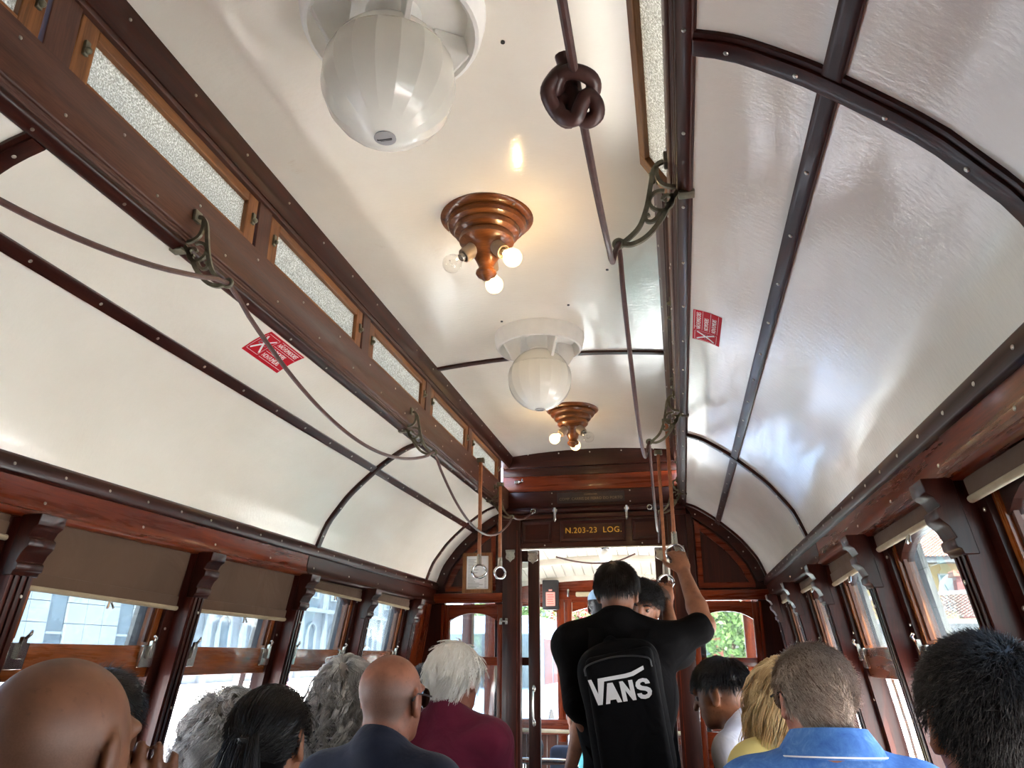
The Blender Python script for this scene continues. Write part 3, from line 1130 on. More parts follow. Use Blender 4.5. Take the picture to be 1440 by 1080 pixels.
pc_ = empty('ceiling_platform', (0, YF, 2.1), 'white boarded ceiling of the front platform with arched beams', 'ceiling', kind='structure')
ns = 8
for i in range(26):
    x0 = -.98 + .0754 * i
    x1 = x0 + .0722
    vs, fs = [], []
    for j in range(ns + 1):
        y = YF + .085 + (PF - YF - .085) * j / ns
        for x, dz in ((x0, 0), (x0 + .004, -.004), (x1 - .004, -.004), (x1, 0), (x1, .012), (x0, .012)):
            vs.append((x, y, plat_z(x, y) + dz))
    for j in range(ns):
        for k in range(6):
            l = (k + 1) % 6
            fs.append((j * 6 + k, j * 6 + l, (j + 1) * 6 + l, (j + 1) * 6 + k))
    fs += [tuple(range(6)), tuple(ns * 6 + k for k in range(6))]
    MB().add(vs, fs).build('board', 'board', pc_)
for y, hgt in ((5.35, .05), (5.88, .045)):
    xs = np.linspace(-.97, .97, 17)
    MB().prism([(x, plat_z(x, y) - hgt) for x in xs] + [(x, plat_z(x, y)) for x in xs[::-1]], 'Y', y - .03, y + .03).build('arched_beam', 'board', pc_, bev=.004)
xs = np.linspace(-1.0, 1.0, 17)
MB().prism([(x, plat_z(x, PF) - .035) for x in xs] + [(x, plat_z(x, PF) + .02) for x in xs[::-1]], 'Y', PF - .03, PF + .03).build('front_moulding', 'board', pc_, bev=.004)
vs, fs = [], []
for j in range(ns + 1):
    y = YF + .03 + (PF + .05 - YF) * j / ns
    for i in range(13):
        x = -1.05 + 2.1 * i / 12
        vs += [(x, y, plat_z(x, y) + .016), (x, y, plat_z(x, y) + .05)]
for j in range(ns):
    for i in range(12):
        a = (j * 13 + i) * 2
        b = a + 26
        fs += [(a, a + 2, b + 2, b), (a + 1, b + 1, b + 3, a + 3)]
MB().add(vs, fs).build('outer_roof', 'white_paint', pc_)
wp = empty('wall_platform', (0, PF, 0), 'red-brown wooden windscreen frame across the front platform', 'wall', kind='structure')
MB().box(-1.02, 1.02, PF - .02, PF + .05, 1.76, 1.97).build('header', 'redX', wp, bev=.004)
for x0, x1 in ((-1.04, -.96), (-.46, -.40), (-.395, -.34), (.34, .395), (.40, .46), (.96, 1.04)):
    MB().box(x0, x1, PF - .03, PF + .05, .75, 1.78).build('windscreen_post', 'redZ', wp, bev=.005)
MB().box(-1.02, 1.02, PF - .05, PF + .05, .80, .905).build('sill', 'redX', wp, bev=.005)
for i in range(26):
    x0 = -1.02 + .0785 * i
    MB().box(x0, x0 + .075, PF - .01, PF + .04, 0, .80).build('dado_board', 'brownZ', wp, bev=.004, seg=1)
for x0, x1 in ((-.95, -.465), (-.335, .335), (.465, .95)):
    n = 12
    q = MB()
    xs = np.linspace(x0, x1, n + 1)
    zs = [1.735 - .05 * abs(-1 + 2 * i / n) ** 2.4 for i in range(n + 1)]
    for i in range(n):
        q.prism([(xs[i], zs[i]), (xs[i + 1], zs[i + 1]), (xs[i + 1], 1.765), (xs[i], 1.765)], 'Y', PF - .012, PF + .03)
    q.build('arched_head', 'redX', wp)
    MB().box(x0, x1, PF + .006, PF + .010, .9, 1.75).build('pane', 'clear_glass', wp)
MB().box(-.30, .32, PF - .06, PF - .02, 1.80, 1.835).build('blind_roll', 'hem', wp, bev=.008)
q = MB().box(-.37, -.355, PF - .035, PF - .02, 1.80, 1.86)
q.build('bracket', 'nickel', wp, bev=.003)
for sg, side in SIDES:
    wsd = empty('wall_platform_' + side, (sg * 1.03, 5.5, 0), 'open %s side of the front platform with a wooden post' % side, 'wall', kind='structure')
    for y0, y1 in ((YF + .03, YF + .10), (5.62, 5.70)):
        MB().box(sg * .98, sg * 1.05, y0, y1, 0, 2.05).build('post', 'darkZ', wsd, bev=.004)
    MB().box(sg * .98, sg * 1.05, YF + .05, PF, 1.86, 2.08).build('side_header', 'redY', wsd, bev=.004)
    MB().box(sg * .99, sg * 1.04, 5.70, PF, 0, .85).build('side_panel', 'brownY', wsd)
    MB().box(sg * 1.012, sg * 1.016, 5.70, PF, .85, 1.86).build('pane', 'clear_glass', wsd)

# notice box, rails, bag on the platform
nb = empty('notice_box', (-.475, PF - .06, 1.70), 'black notice box with a pink sheet hanging at the windscreen', 'notice box')
MB().box(-.565, -.435, PF - .07, PF - .03, 1.70, 1.93).build('case', 'black_plastic', nb, bev=.008)
MB().box(-.535, -.463, PF - .073, PF - .069, 1.73, 1.835).build('sheet', 'pink', nb)
q = MB()
for i in range(5):
    q.box(-.527 + .003 * (i % 2), -.472 - .004 * (i % 3), PF - .0738, PF - .0729, 1.745 + .017 * i, 1.7485 + .017 * i)
q.build('print', 'sticker', nb, kind='stuff')
MB().box(-.512, -.486, PF - .073, PF - .069, 1.845, 1.856).build('label_strip', 'pink', nb)

hr = empty('handrail', (-.3, 5.5, 0), 'polished steel handrail standing on the platform below the windscreen', 'handrail')
MB().tube([(-.60, 5.55, .70), (-.40, 5.55, .70), (.35, 5.55, .70)], .021, 14).build('rail', 'chrome', hr, smooth=True)
for x in (-.58, -.24, .33):
    MB().tube([(x, 5.55, 0), (x, 5.55, .70)], .014, 12).build('post', 'chrome', hr, smooth=True)
for x in (-.24,):
    MB().lathe([(.024, 0), (.028, .006), (.028, .04), (.024, .046)], (x, 5.55, .672), 16).build('clamp', 'chrome', hr, smooth=True)
cr = MB().tube([(-.99, 6.1, .845), (-.3, 6.1, .835), (.98, 6.1, .845)], .014, 12).build('grab_bar', 'hem', smooth=True)
tag(base_at(cr, (0, 6.1, .83)), 'cream painted grab bar running below the windscreen sill', 'grab bar')
bs = empty('padded_post', (-.53, 5.72, 0), 'black padded post beside the handrail on the platform', 'post')
MB().lathe([(.045, 0), (.045, .02), (.022, .03), (.022, .70), (.048, .72), (.05, .78), (.04, .81), (0, .815)], (-.53, 5.72, 0), 18).build('post', 'black_plastic', bs, smooth=True)
bg_ = empty('bag', (-.28, 5.92, .0), 'dark blue bag with a white item on top behind the handrail', 'bag')
MB().box(-.46, -.16, 5.83, 6.0, .0, .76).build('body', cloth_mat('dark_blue_bag', hexc(40, 46, 60)), bg_, bev=.04, seg=4)
MB().box(-.335, -.275, 5.88, 5.96, .758, .835).build('white_item', 'globe_white', bg_, bev=.015, seg=3)
lampP = empty('platform_lamp', (-.03, 5.62, 2.05), 'small chrome and glass ceiling lamp on the platform ceiling', 'lamp')
MB().lathe([(.06, 0), (.06, -.012), (.045, -.025), (.03, -.04)], (.0, 5.62, plat_z(0, 5.62)), 20).build('base', 'chrome', lampP, smooth=True)
MB().ball((.0, 5.62, plat_z(0, 5.62) - .075), .045, 20, 12).build('globe', 'globe_white', lampP, smooth=True)
q = MB().tube(catmull([(-.34, 5.5, 2.02), (-.2, 5.5, 1.985), (-.05, 5.5, 1.97), (.10, 5.5, 1.985), (.22, 5.5, 2.03)]), .006, 8).build('bell_cord', 'leather', smooth=True)
tag(base_at(q, (-.34, 5.5, 2.02)), 'dark cord slung below the white boarded platform ceiling', 'cord')

# framed notice on the tympanum
nf = empty('framed_notice', (-.727, YF - .02, 1.72), 'printed sheet in a light wooden frame on the bulkhead beside the hanging straps', 'framed notice')
x0, x1, z0, z1 = -.822, -.632, 1.722, 1.968
MB().band([(x0, z0), (x1, z0), (x1, z1), (x0, z1)], [(x0 + .024, z0 + .024), (x1 - .024, z0 + .024), (x1 - .024, z1 - .020), (x0 + .024, z1 - .020)], 'Y', YF - .034, YF - .01).build('frame', 'oakZ', nf, bev=.003)
MB().box(x0 + .022, x1 - .022, YF - .022, YF - .018, z0 + .022, z1 - .018).build('sheet', 'paper', nf)
q = MB()
zz = z1 - .04
i = 0
while zz > z0 + .035:
    w_ = .03 + .07 * random.random()
    q.box(x0 + .034, x0 + .034 + w_, YF - .0226, YF - .0218, zz - .0028, zz)
    if i > 8:
        q.box(x1 - .05, x1 - .036, YF - .0226, YF - .0218, zz - .0028, zz)
    zz -= .009
    i += 1
q.build('print', 'ink', nf, kind='stuff')

# ------------------------------------------------------------------ lamps on the ceiling
def globe_lamp(y, r, label):
    zc = ceil_z(0) + .002
    t = empty('globe_lamp', (0, y, zc), label, 'lamp', 'globe lamps on the ceiling')
    k = r / .13
    R0 = .186 * k
    cz = zc - (.183 if k > 1.01 else .195) * k
    # collar: outer cone, rounded lip and inner funnel
    MB().lathe([(R0 * .93, .0), (R0, -.004), (R0, -.018 * k), (R0 * .965, -.052 * k), (R0 * .93, -.066 * k), (R0 * .89, -.068 * k), (R0 * .85, -.060 * k), (R0 * .83, -.035 * k), (R0 * .8, -.02 * k), (R0 * .2, -.016 * k)],
               (0, y, zc), 48).build('collar', 'globe_white', t, smooth=True)
    MB().lathe([(.058 * k, -.012 * k), (.052 * k, -.04 * k), (.040 * k, -.065 * k), (.046 * k, -.075 * k)], (0, y, zc), 32).build('neck', 'globe_white', t, smooth=True)
    for a in (35, 125, 215, 305):
        ca, sa = math.cos(math.radians(a)), math.sin(math.radians(a))
        prof = [(R0 * .88, -.058 * k), (R0 * .86, -.066 * k), (.118 * k, -.135 * k), (.104 * k, -.118 * k), (.088 * k, -.095 * k), (.085 * k, -.02 * k), (R0 * .82, -.02 * k)]
        q = MB()
        th = .006 * k
        vs = []
        for s2 in (-1, 1):
            for rr, h in prof:
                vs.append((ca * rr - sa * th * s2, y + sa * rr + ca * th * s2, zc + h))
        n = len(prof)
        q.add(vs, [tuple(range(n)), tuple(range(n, 2 * n))] + [(i, (i + 1) % n, n + (i + 1) % n, n + i) for i in range(n)])
        q.build('fin', 'globe_white', t, bev=.0015, seg=1)
    # faceted globe: upper cap and lower bowl meet at a seam
    nf_ = 18
    up, lo = [], []
    for i in range(7):
        g = math.radians(90 - 11.5 * i)
        up.append((r * .985 * math.cos(g), r * math.sin(g)))
    up[-1] = (r * .992 * math.cos(math.radians(21.5)), r * math.sin(math.radians(21.5)))
    for i in range(22):
        g = math.radians(20.8 - (20.8 + 83) * i / 21)
        lo.append((r * math.cos(g), r * math.sin(g)))
    lo.append((.0, -r * .996))
    MB().lathe(up, (0, y, cz), 48).build('globe_cap', 'globe_cream', t, smooth=True)
    lo2 = [(lo[i][0], lo[i][1]) for i in range(len(lo))]
    g = MB().lathe(lo2[:-1], (0, y, cz), nf_)
    b_ = g.build('globe_bowl', 'globe_cream', t, smooth=True)
    b_.data.set_sharp_from_angle(angle=math.radians(9))      # moulded flats run down the bowl
    c = MB().lathe([(.020 * k, .002), (.021 * k, -.002), (.018 * k, -.0035), (0, -.004)], (0, y, cz - r * .990), 24).build('end_cap', 'grey_cap' if k > .99 else 'globe_white', t, smooth=True)
    if k > .99:
        q = MB()
        q.box(-.012, .014, y - .0012, y + .0012, cz - r * .99 - .0046, cz - r * .99 - .0034)
        q.box(-.010, .013, y + .0032, y + .0038, cz - r * .99 - .0046, cz - r * .99 - .0034)
        q.box(-.0155, -.0125, y - .002, y + .001, cz - r * .99 - .0046, cz - r * .99 - .0034)
        q.build('print', 'black_plastic', c, kind='stuff')
    return t


globe_lamp(1.158, .1325, 'large ivory globe lamp with a grey end cap on a white ribbed collar')
globe_lamp(2.90, .1295, 'ivory globe lamp on a white ribbed collar at the ceiling cross batten')


def bulb_fixture(y, lit, label):
    zc = ceil_z(0) + .002
    t = empty('bulb_fixture', (0, y, zc), label, 'lamp', 'turned wooden bulb fixtures on the ceiling')
    MB().lathe([(.139, 0), (.141, -.006), (.136, -.012), (.126, -.016), (.118, -.017), (.120, -.026), (.115, -.036), (.104, -.041), (.098, -.042), (.100, -.050), (.096, -.060), (.087, -.065),
                (.080, -.068), (.083, -.076), (.082, -.086), (.074, -.094), (.058, -.100), (.050, -.112), (.040, -.130), (.030, -.150), (.022, -.168), (.024, -.176), (.030, -.182), (.031, -.190), (.026, -.198), (.016, -.204), (.010, -.210), (.0, -.213)],
               (0, y, zc), 48).build('turned_base', 'fixwood', t, smooth=True)
    screws([(.128 * math.cos(a), y + .128 * math.sin(a), zc - .0155) for a in (.9, 2.9, 4.2, 5.6)], (0, 0, -1), t, .005)
    for i, az in enumerate((90, 210, 330)):
        ca, sa = math.cos(math.radians(az)), math.sin(math.radians(az))
        d = Vector((ca * .74, sa * .74, -.67)).normalized()
        s0 = Vector((ca * .036, y + sa * .036, zc - .112))
        sk = MB().lathe([(.022, -.004), (.024, .004), (.024, .014), (.0225, .016), (.0225, .040), (.021, .046), (.018, .047), (.017, .038)], s0, 24, d).build('socket', 'socket', t, smooth=True)
        b0 = s0 + d * .040
        cap = MB().lathe([(.0125, -.004), (.0125, .016), (.0115, .018)], b0, 20, d).build('bulb_base', 'nickel', sk, smooth=True)
        c = b0 + d * .052
        prof = [(.0118, .014), (.0125, .020), (.017, .030)]
        for g in np.linspace(40, 180, 14):
            prof.append((.0285 * math.sin(math.radians(g)), .052 - .0285 * math.cos(math.radians(g))))
        MB().lathe(prof, b0, 28, d).build('bulb', 'bulb_lit' if lit[i] else 'bulb', t, smooth=True)
        a_ = d.orthogonal().normalized()
        b_ = d.cross(a_)
        st = MB().tube([b0 + d * .012, b0 + d * .034], [.005, .003], 8)
        st.tube([b0 + d * .034 + a_ * .002, b0 + d * .05 + a_ * .012], .0006, 5)
        st.tube([b0 + d * .034 - a_ * .002, b0 + d * .05 - a_ * .012], .0006, 5)
        st.build('bulb_stem', 'bulb' if not lit[i] else 'nickel', t, smooth=True)
        P = [b0 + d * (.05 + .004 * math.sin(k * 1.6)) + a_ * (.012 * math.cos(math.pi * k / 14)) + b_ * (.010 * math.sin(math.pi * k / 14)) for k in range(15)]
        MB().tube(P, .0011 if lit[i] else .0005, 6).build('filament', 'filament' if lit[i] else 'nickel', t)
    return t


bulb_fixture(1.975, (True, False, True), 'turned wooden ceiling fixture with three bulbs, the one on the left unlit')
bulb_fixture(3.93, (True, True, False), 'turned wooden ceiling fixture with three bulbs, the one on the right unlit')

# ------------------------------------------------------------------ cord brackets, bell cords, straps
BRY = [-.16, 1.35, 2.86, 4.38]
TIP = (.424, 2.118)


def ribbon(path, w_, th, sgn, y, mb):
    """flat bar of width w_ bent along a 2-D path in the X-Z plane, thickness th along Y"""
    P = [Vector((p[0], p[1], 0)) for p in path]
    L, Rr = [], []
    for i, p in enumerate(P):
        t = (P[min(i + 1, len(P) - 1)] - P[max(i - 1, 0)]).normalized()
        nrm = Vector((-t.y, t.x, 0))
        ww = w_[i] if hasattr(w_, '__len__') else w_
        L.append(p + nrm * ww / 2)
        Rr.append(p - nrm * ww / 2)
    for i in range(len(P) - 1):
        mb.prism([(sgn * q.x, q.y) for q in (L[i], L[i + 1], Rr[i + 1], Rr[i])], 'Y', y - th / 2, y + th / 2)


def arc2(c, r, a0, a1, n=12):
    return [(c[0] + r * math.cos(math.radians(a0 + (a1 - a0) * i / n)), c[1] + r * math.sin(math.radians(a0 + (a1 - a0) * i / n))) for i in range(n + 1)]


for sg, side in SIDES:
    for k, y in enumerate(BRY):
        t = empty('cord_bracket', (sg * .53, y, 2.25), 'scrolled bronze cord bracket on the %s clerestory beam, %s' % (side, ['fourth from the front bulkhead', 'third from the front bulkhead', 'second from the front bulkhead', 'nearest the front bulkhead'][k]), 'bracket', 'scrolled cord brackets')
        q = MB()
        th = .007
        c2 = lambda P: [(p.x, p.y) for p in catmull([Vector((a, b, 0)) for a, b in P], 5)]
        ribbon(c2([(.528, 2.296), (.512, 2.292), (.500, 2.274), (.492, 2.235), (.482, 2.190), (.466, 2.150), (.440, 2.124), (.430, 2.120)]), .009, th, sg, y, q)
        ribbon(c2([(.560, 2.238), (.545, 2.222), (.528, 2.196), (.508, 2.160), (.480, 2.128), (.452, 2.114), (.430, 2.116)]), .009, th, sg, y, q)
        ribbon(arc2((.512, 2.205), .023, 70, 395, 18), .007, th, sg, y, q)
        ribbon(arc2((.524, 2.206), .010, 180, -120, 10), .006, th, sg, y, q)
        ribbon(c2([(.510, 2.182), (.502, 2.168), (.492, 2.160), (.482, 2.162), (.480, 2.172), (.488, 2.176)]), .007, th, sg, y, q)
        ribbon(c2([(.508, 2.286), (.508, 2.262), (.516, 2.244), (.535, 2.234), (.556, 2.236)]), .008, th, sg, y, q)
        q.build('scrollwork', 'bronze', t, bev=.0012, seg=1)
        MB().box(sg * .522, sg * .531, y - .013, y + .013, 2.284, 2.312).build('mounting_foot', 'bronze', t, bev=.003)
        MB().obox((sg * .562, y, 2.214), (.016, .013, .004), ((1, 0, 0), (0, 1, 0), (0, 0, 1))).build('mounting_foot', 'bronze', t, bev=.003)
        MB().tube([(sg * (TIP[0] + .009 * math.cos(g)), y, TIP[1] + .009 * math.sin(g)) for g in np.linspace(0, 6.2832, 17)], .0042, 8).build('eye', 'bronze', t, smooth=True)
        screws([(sg * .522, y, 2.298)], (-sg, 0, 0), t, .004)


def catenary(a, b, sag, n=16):
    a, b = Vector(a), Vector(b)
    return [a + (b - a) * (i / n) - Vector((0, 0, 1)) * sag * 4 * (i / n) * (1 - i / n) for i in range(n + 1)]


for sg, side in SIDES:
    tp = [Vector((sg * TIP[0], y, TIP[1])) for y in BRY]
    path = [Vector((sg * .41, YB + .02, 2.05))]
    path += catenary(Vector((sg * .41, YB + .02, 2.06)), tp[0], .06, 8)[1:]
    sags = (.165, .155, .20) if sg < 0 else (.115, .15, .17)
    for i in range(3):
        c = catenary(tp[i], tp[i + 1] + Vector((-sg * .012, -.02, -.05 if sg > 0 else -.004)), sags[i])
        path += c[1:-1] + ([c[-1]] if sg > 0 else []) + [tp[i + 1]]
    endx = -.365 if sg < 0 else .40
    path += catenary(tp[3], (endx, YF - .055, 2.214 if sg < 0 else 2.0), .03 if sg < 0 else .0, 6)[1:]
    bc = empty('bell_cord', (sg * .41, YB, 2.0), ('brown leather bell cord slung through the left brackets' if sg < 0 else 'brown leather bell cord with a large knot slung through the right brackets'), 'cord', 'leather bell cords')
    MB().tube(catmull(path, 2), .0055, 9).build('cord', 'leather', bc, smooth=True)
    if sg > 0:
        # overhand knot where two lengths are tied together
        kc = ray((806, 130), .885)
        rr, uu, ff = CR, CU, CF
        sc = .90 / FPX
        KP = [(-18, 62, 0), (-14, 40, -2), (-30, 22, -6), (-42, -2, -4), (-26, -32, 4), (-6, -44, 8), (2, -20, 10), (-4, 8, 12), (-18, 18, 10), (-30, 4, 2),
              (-20, 26, -8), (6, 28, -14), (30, 18, -8), (32, 2, 4), (14, -6, 12), (-12, -8, 14), (-26, -20, 8), (-18, -40, -2), (2, -46, -8), (12, -26, -12), (22, -10, -12),
              (36, -20, -8), (38, -38, -2), (22, -46, 4), (10, -32, 6), (12, -20, 2)]
        KP = [kc + (rr * a + uu * b + ff * c) * sc * .84 for a, b, c in KP]
        MB().tube(catmull(KP, 5), .0092, 10).build('knot', 'leather', bc, smooth=True)


def strap(x, y, z0, z1, label, tilt=0, ringr=.036):
    t = empty('hanging_strap', (x, y, z1), label, 'strap', 'leather hanging straps with rings')
    q = MB()
    q.box(x - .002 - .006, x + .008, y - .011, y + .011, z1 + ringr + .04, z0)
    q.build('strap', 'strap', t, bev=.002, seg=1)
    MB().tube([(x, y, z1 + ringr + .05), (x, y, z1 + ringr - .002)], [.012, .014], 10).build('ferrule', 'nickel', t, smooth=True)
    ca, sa = math.cos(tilt), math.sin(tilt)
    MB().tube([(x + ringr * math.cos(g) * ca, y + ringr * math.cos(g) * sa, z1 + ringr * .9 * math.sin(g)) for g in np.linspace(0, 6.2832, 29)], .0062, 10).build('ring', 'chrome', t, smooth=True)
    MB().box(x - .02, x + .02, y - .015, y + .015, z0 - .004, z0 + .02).build('anchor', 'bronze', t, bev=.004)
    return t


for x, y, z0, z1, lb, tl in ((-.50, 3.92, 2.34, 1.765, 'hanging leather strap with a chrome ring in front of the framed notice', .3),
                             (-.49, 4.36, 2.30, 1.80, 'hanging leather strap with a chrome ring between the framed notice and the doorway', .8),
                             (.492, 3.35, 2.33, 1.765, 'leather strap whose chrome ring the man with the backpack grips', .1),
                             (.440, 3.90, 2.33, 1.695, 'leather strap whose chrome ring the dark curly-haired man grips', .2)):
    strap(x, y, z0, z1, lb, tl)

# ------------------------------------------------------------------ no-smoking stickers on the vault
for sg, side, ya, yb in ((-1, 'left', 1.815, 2.02), (1, 'right', 2.10, 1.90)):
    W_, H_ = abs(yb - ya), .098
    s_top = VLEN - .012

    def fn(u, v, d, sg=sg, ya=ya, yb=yb):
        x, z = vault(s_top - (.098 - v) * (1 if sg < 0 else .8), -.0012 - d)
        return (sg * x, ya + (yb - ya) * u / abs(yb - ya), z)
    st = empty('no_smoking_sticker', fn(0, 0, 0), 'red no-smoking sticker with white lettering on the %s vault panel' % side, 'sticker', 'no-smoking stickers')
    q = MB()
    nu, nv = 2, 8
    vs = [fn(W_ * i / nu, H_ * j / nv, d) for d in (0, -.0008) for j in range(nv + 1) for i in range(nu + 1)]
    N = (nu + 1) * (nv + 1)
    fs = []
    for b in (0, N):
        fs += [(b + j * (nu + 1) + i, b + j * (nu + 1) + i + 1, b + (j + 1) * (nu + 1) + i + 1, b + (j + 1) * (nu + 1) + i) for j in range(nv) for i in range(nu)]
    q.add(vs, fs).build('sheet', 'sticker', st)
    for i, tx in enumerate(('NÃO FUMADORES', 'NO SMOKERS', 'NON FUMEURS')):
        text_mesh(tx, .0165, 'sticker_white', 'lettering', st, lambda u, v, d, i=i: fn(.079 + u * .92, .078 - .027 * i + v * 1.3, .0004 + d), .0002, 'LEFT', .84)

    def bar(x0, y0, x1, y1, w_, d=.0005):
        L = math.hypot(x1 - x0, y1 - y0)
        nx, ny = -(y1 - y0) / L * w_ / 2, (x1 - x0) / L * w_ / 2
        n = 8
        vs = []
        for k in range(n + 1):
            px_, py_ = x0 + (x1 - x0) * k / n, y0 + (y1 - y0) * k / n
            vs += [fn(px_ + nx, py_ + ny, d), fn(px_ - nx, py_ - ny, d)]
        return vs, [(2 * k, 2 * k + 1, 2 * k + 3, 2 * k + 2) for k in range(n)]
    q = MB()
    for i in range(4):
        q.add(*bar(.076, .0925 - .027 * i, .2, .0925 - .027 * i, .0012))
    for x0, y0, x1, y1 in ((.008, .012, .066, .012), (.066, .012, .068, .088), (.066, .090, .008, .090), (.006, .088, .006, .012)):
        q.add(*bar(x0, y0, x1, y1, .0012))
    q.build('ruled_lines', 'sticker_white', st, kind='stuff')
    q = MB()
    q.add(*bar(.018, .046, .058, .046, .0025, .0004))
    q.add(*bar(.018, .054, .058, .054, .0025, .0004))
    q.add(*bar(.018, .046, .018, .054, .0025, .0004))
    q.add(*bar(.058, .058, .050, .075, .0018, .0004))
    q.build('cigarette_symbol', 'ink', st)
    q = MB()
    q.add(*bar(.014, .02, .062, .082, .007, .0009))
    q.add(*bar(.062, .02, .014, .082, .007, .0009))
    q.build('cross_symbol', 'sticker_white', st)

# ------------------------------------------------------------------ figures: distance fields meshed by surface nets
def smin(a, b, k):
    h = np.maximum(k - np.abs(a - b), 0) / k
    return np.minimum(a, b) - h * h * k * .25


def field(prims, res, pad=.03):
    lo = np.full(3, 1e9)
    hi = -lo
    for p in prims:
        a, b = p['bb']
        lo, hi = np.minimum(lo, a), np.maximum(hi, b)
    lo -= pad
    hi += pad
    n = np.ceil((hi - lo) / res).astype(int) + 1
    F = np.full(n, .2, np.float32)
    ax = [lo[i] + res * np.arange(n[i]) for i in range(3)]
    for p in prims:
        a, b = p['bb']
        m_ = p['k'] + .03
        i0 = np.maximum(((a - m_ - lo) / res).astype(int), 0)
        i1 = np.minimum(((b + m_ - lo) / res).astype(int) + 2, n)
        if (i1 <= i0).any():
            continue
        sl = tuple(slice(i0[i], i1[i]) for i in range(3))
        X_, Y_, Z_ = np.meshgrid(ax[0][sl[0]], ax[1][sl[1]], ax[2][sl[2]], indexing='ij')
        Q = np.stack([X_, Y_, Z_], -1).astype(np.float32)
        d = p['fn'](Q)
        if p.get('cut'):
            F[sl] = np.maximum(F[sl], -d)
        else:
            F[sl] = smin(F[sl], d, p['k'])
    return F, lo


def ell(c, r, R=None, k=.03):
    c, r = np.array(c, float), np.array(r, float)
    R = np.eye(3) if R is None else np.array(R, float)     # rows = axes
    e = np.sqrt(((R * r[:, None]) ** 2).sum(0))

    def fn(Q):
        q = (Q - c) @ R.T
        k0 = np.sqrt(((q / r) ** 2).sum(-1)) + 1e-9
        k1 = np.sqrt(((q / (r * r)) ** 2).sum(-1)) + 1e-9
        return k0 * (k0 - 1) / k1
    return dict(fn=fn, bb=(c - e, c + e), k=k, kind='ell', c=c, r=r, R=R)


def cone(a, b, ra, rb, k=.03):
    a, b = np.array(a, float), np.array(b, float)
    lo, hi = np.minimum(a - ra, b - rb), np.maximum(a + ra, b + rb)

    def fn(Q):
        ab = b - a
        t = np.clip(((Q - a) @ ab) / (ab @ ab + 1e-12), 0, 1)
        d = np.linalg.norm(Q - a - t[..., None] * ab, axis=-1)
        return d - (ra + (rb - ra) * t)
    return dict(fn=fn, bb=(lo, hi), k=k, kind='cone', a=a, b=b, ra=ra, rb=rb)


def rbox(c, h, R=None, rad=.02, k=.02):
    c, h = np.array(c, float), np.array(h, float)
    R = np.eye(3) if R is None else np.array(R, float)
    e = np.sqrt(((R * h[:, None]) ** 2).sum(0)) * 1.3

    def fn(Q):
        q = np.abs((Q - c) @ R.T) - (h - rad)
        return np.linalg.norm(np.maximum(q, 0), axis=-1) + np.minimum(q.max(-1), 0) - rad
    return dict(fn=fn, bb=(c - e, c + e), k=k)


def inflate(p, t):
    if p['kind'] == 'ell':
        return ell(p['c'], p['r'] + t, p['R'], p['k'])
    return cone(p['a'], p['b'], p['ra'] + t, p['rb'] + t, p['k'])


def nets(F, lo, res):
    s = F < 0
    n = np.array(F.shape)
    c8 = [(i, j, k) for i in (0, 1) for j in (0, 1) for k in (0, 1)]
    sub = lambda A, o: A[o[0]:n[0] - 1 + o[0], o[1]:n[1] - 1 + o[1], o[2]:n[2] - 1 + o[2]]
    cnt = sum(sub(s, o).astype(np.int8) for o in c8)
    act = (cnt > 0) & (cnt < 8)
    ii = np.argwhere(act)
    pos = np.zeros((len(ii), 3))
    num = np.zeros(len(ii))
    for a in range(8):
        for b in range(a + 1, 8):
            oa, ob = np.array(c8[a]), np.array(c8[b])
            if np.abs(oa - ob).sum() != 1:
                continue
            fa = F[tuple((ii + oa).T)]
            fb = F[tuple((ii + ob).T)]
            m_ = (fa < 0) != (fb < 0)
            t = np.where(m_, fa / (fa - fb + 1e-12), 0)
            p = oa + t[:, None] * (ob - oa)
            pos += np.where(m_[:, None], p, 0)
            num += m_
    V = lo + res * (ii + pos / num[:, None])
    idx = np.full(n - 1, -1, np.int64)
    idx[tuple(ii.T)] = np.arange(len(ii))
    Q = []
    for d in range(3):
        e, f = (d + 1) % 3, (d + 2) % 3
        A = np.take(s, range(0, n[d] - 1), d)
        B = np.take(s, range(1, n[d]), d)
        g = np.argwhere(A != B)
        g = g[(g[:, e] > 0) & (g[:, f] > 0) & (g[:, e] < n[e] - 1) & (g[:, f] < n[f] - 1)]
        flip = A[tuple(g.T)]
        ue, uf = np.zeros(3, int), np.zeros(3, int)
        ue[e] = 1
        uf[f] = 1
        q = np.stack([idx[tuple((g - ue - uf).T)], idx[tuple((g - uf).T)], idx[tuple(g.T)], idx[tuple((g - ue).T)]], 1)
        q[~flip] = q[~flip][:, ::-1]
        Q.append(q)
    Q = np.concatenate(Q)
    return V, Q[(Q >= 0).all(1)]


def np_mesh(name, V, Q, mat, parent, origin, attrs=None, kind=None, label=None, smooth=True):
    me = bpy.data.meshes.new(name)
    nv, nq, w_ = len(V), len(Q), Q.shape[1]
    me.vertices.add(nv)
    me.vertices.foreach_set('co', (V - np.array(origin)).astype(np.float32).ravel())
    me.loops.add(nq * w_)
    me.loops.foreach_set('vertex_index', Q.astype(np.int32).ravel())
    me.polygons.add(nq)
    me.polygons.foreach_set('loop_start', np.arange(0, nq * w_, w_, dtype=np.int32))
    me.polygons.foreach_set('loop_total', np.full(nq, w_, np.int32))
    for an, av in (attrs or {}).items():
        me.attributes.new(an, 'FLOAT', 'POINT').data.foreach_set('value', np.asarray(av, np.float32))
    me.update()
    me.validate()
    if smooth:
        me.shade_smooth()
    me.materials.append(mat)
    o = bpy.data.objects.new(name, me)
    COL.objects.link(o)
    if parent is not None:
        o.parent = parent
        ORIGIN[o] = Vector(origin)
    if kind:
        o['kind'] = kind
    if label:
        o['label'] = label
    return o


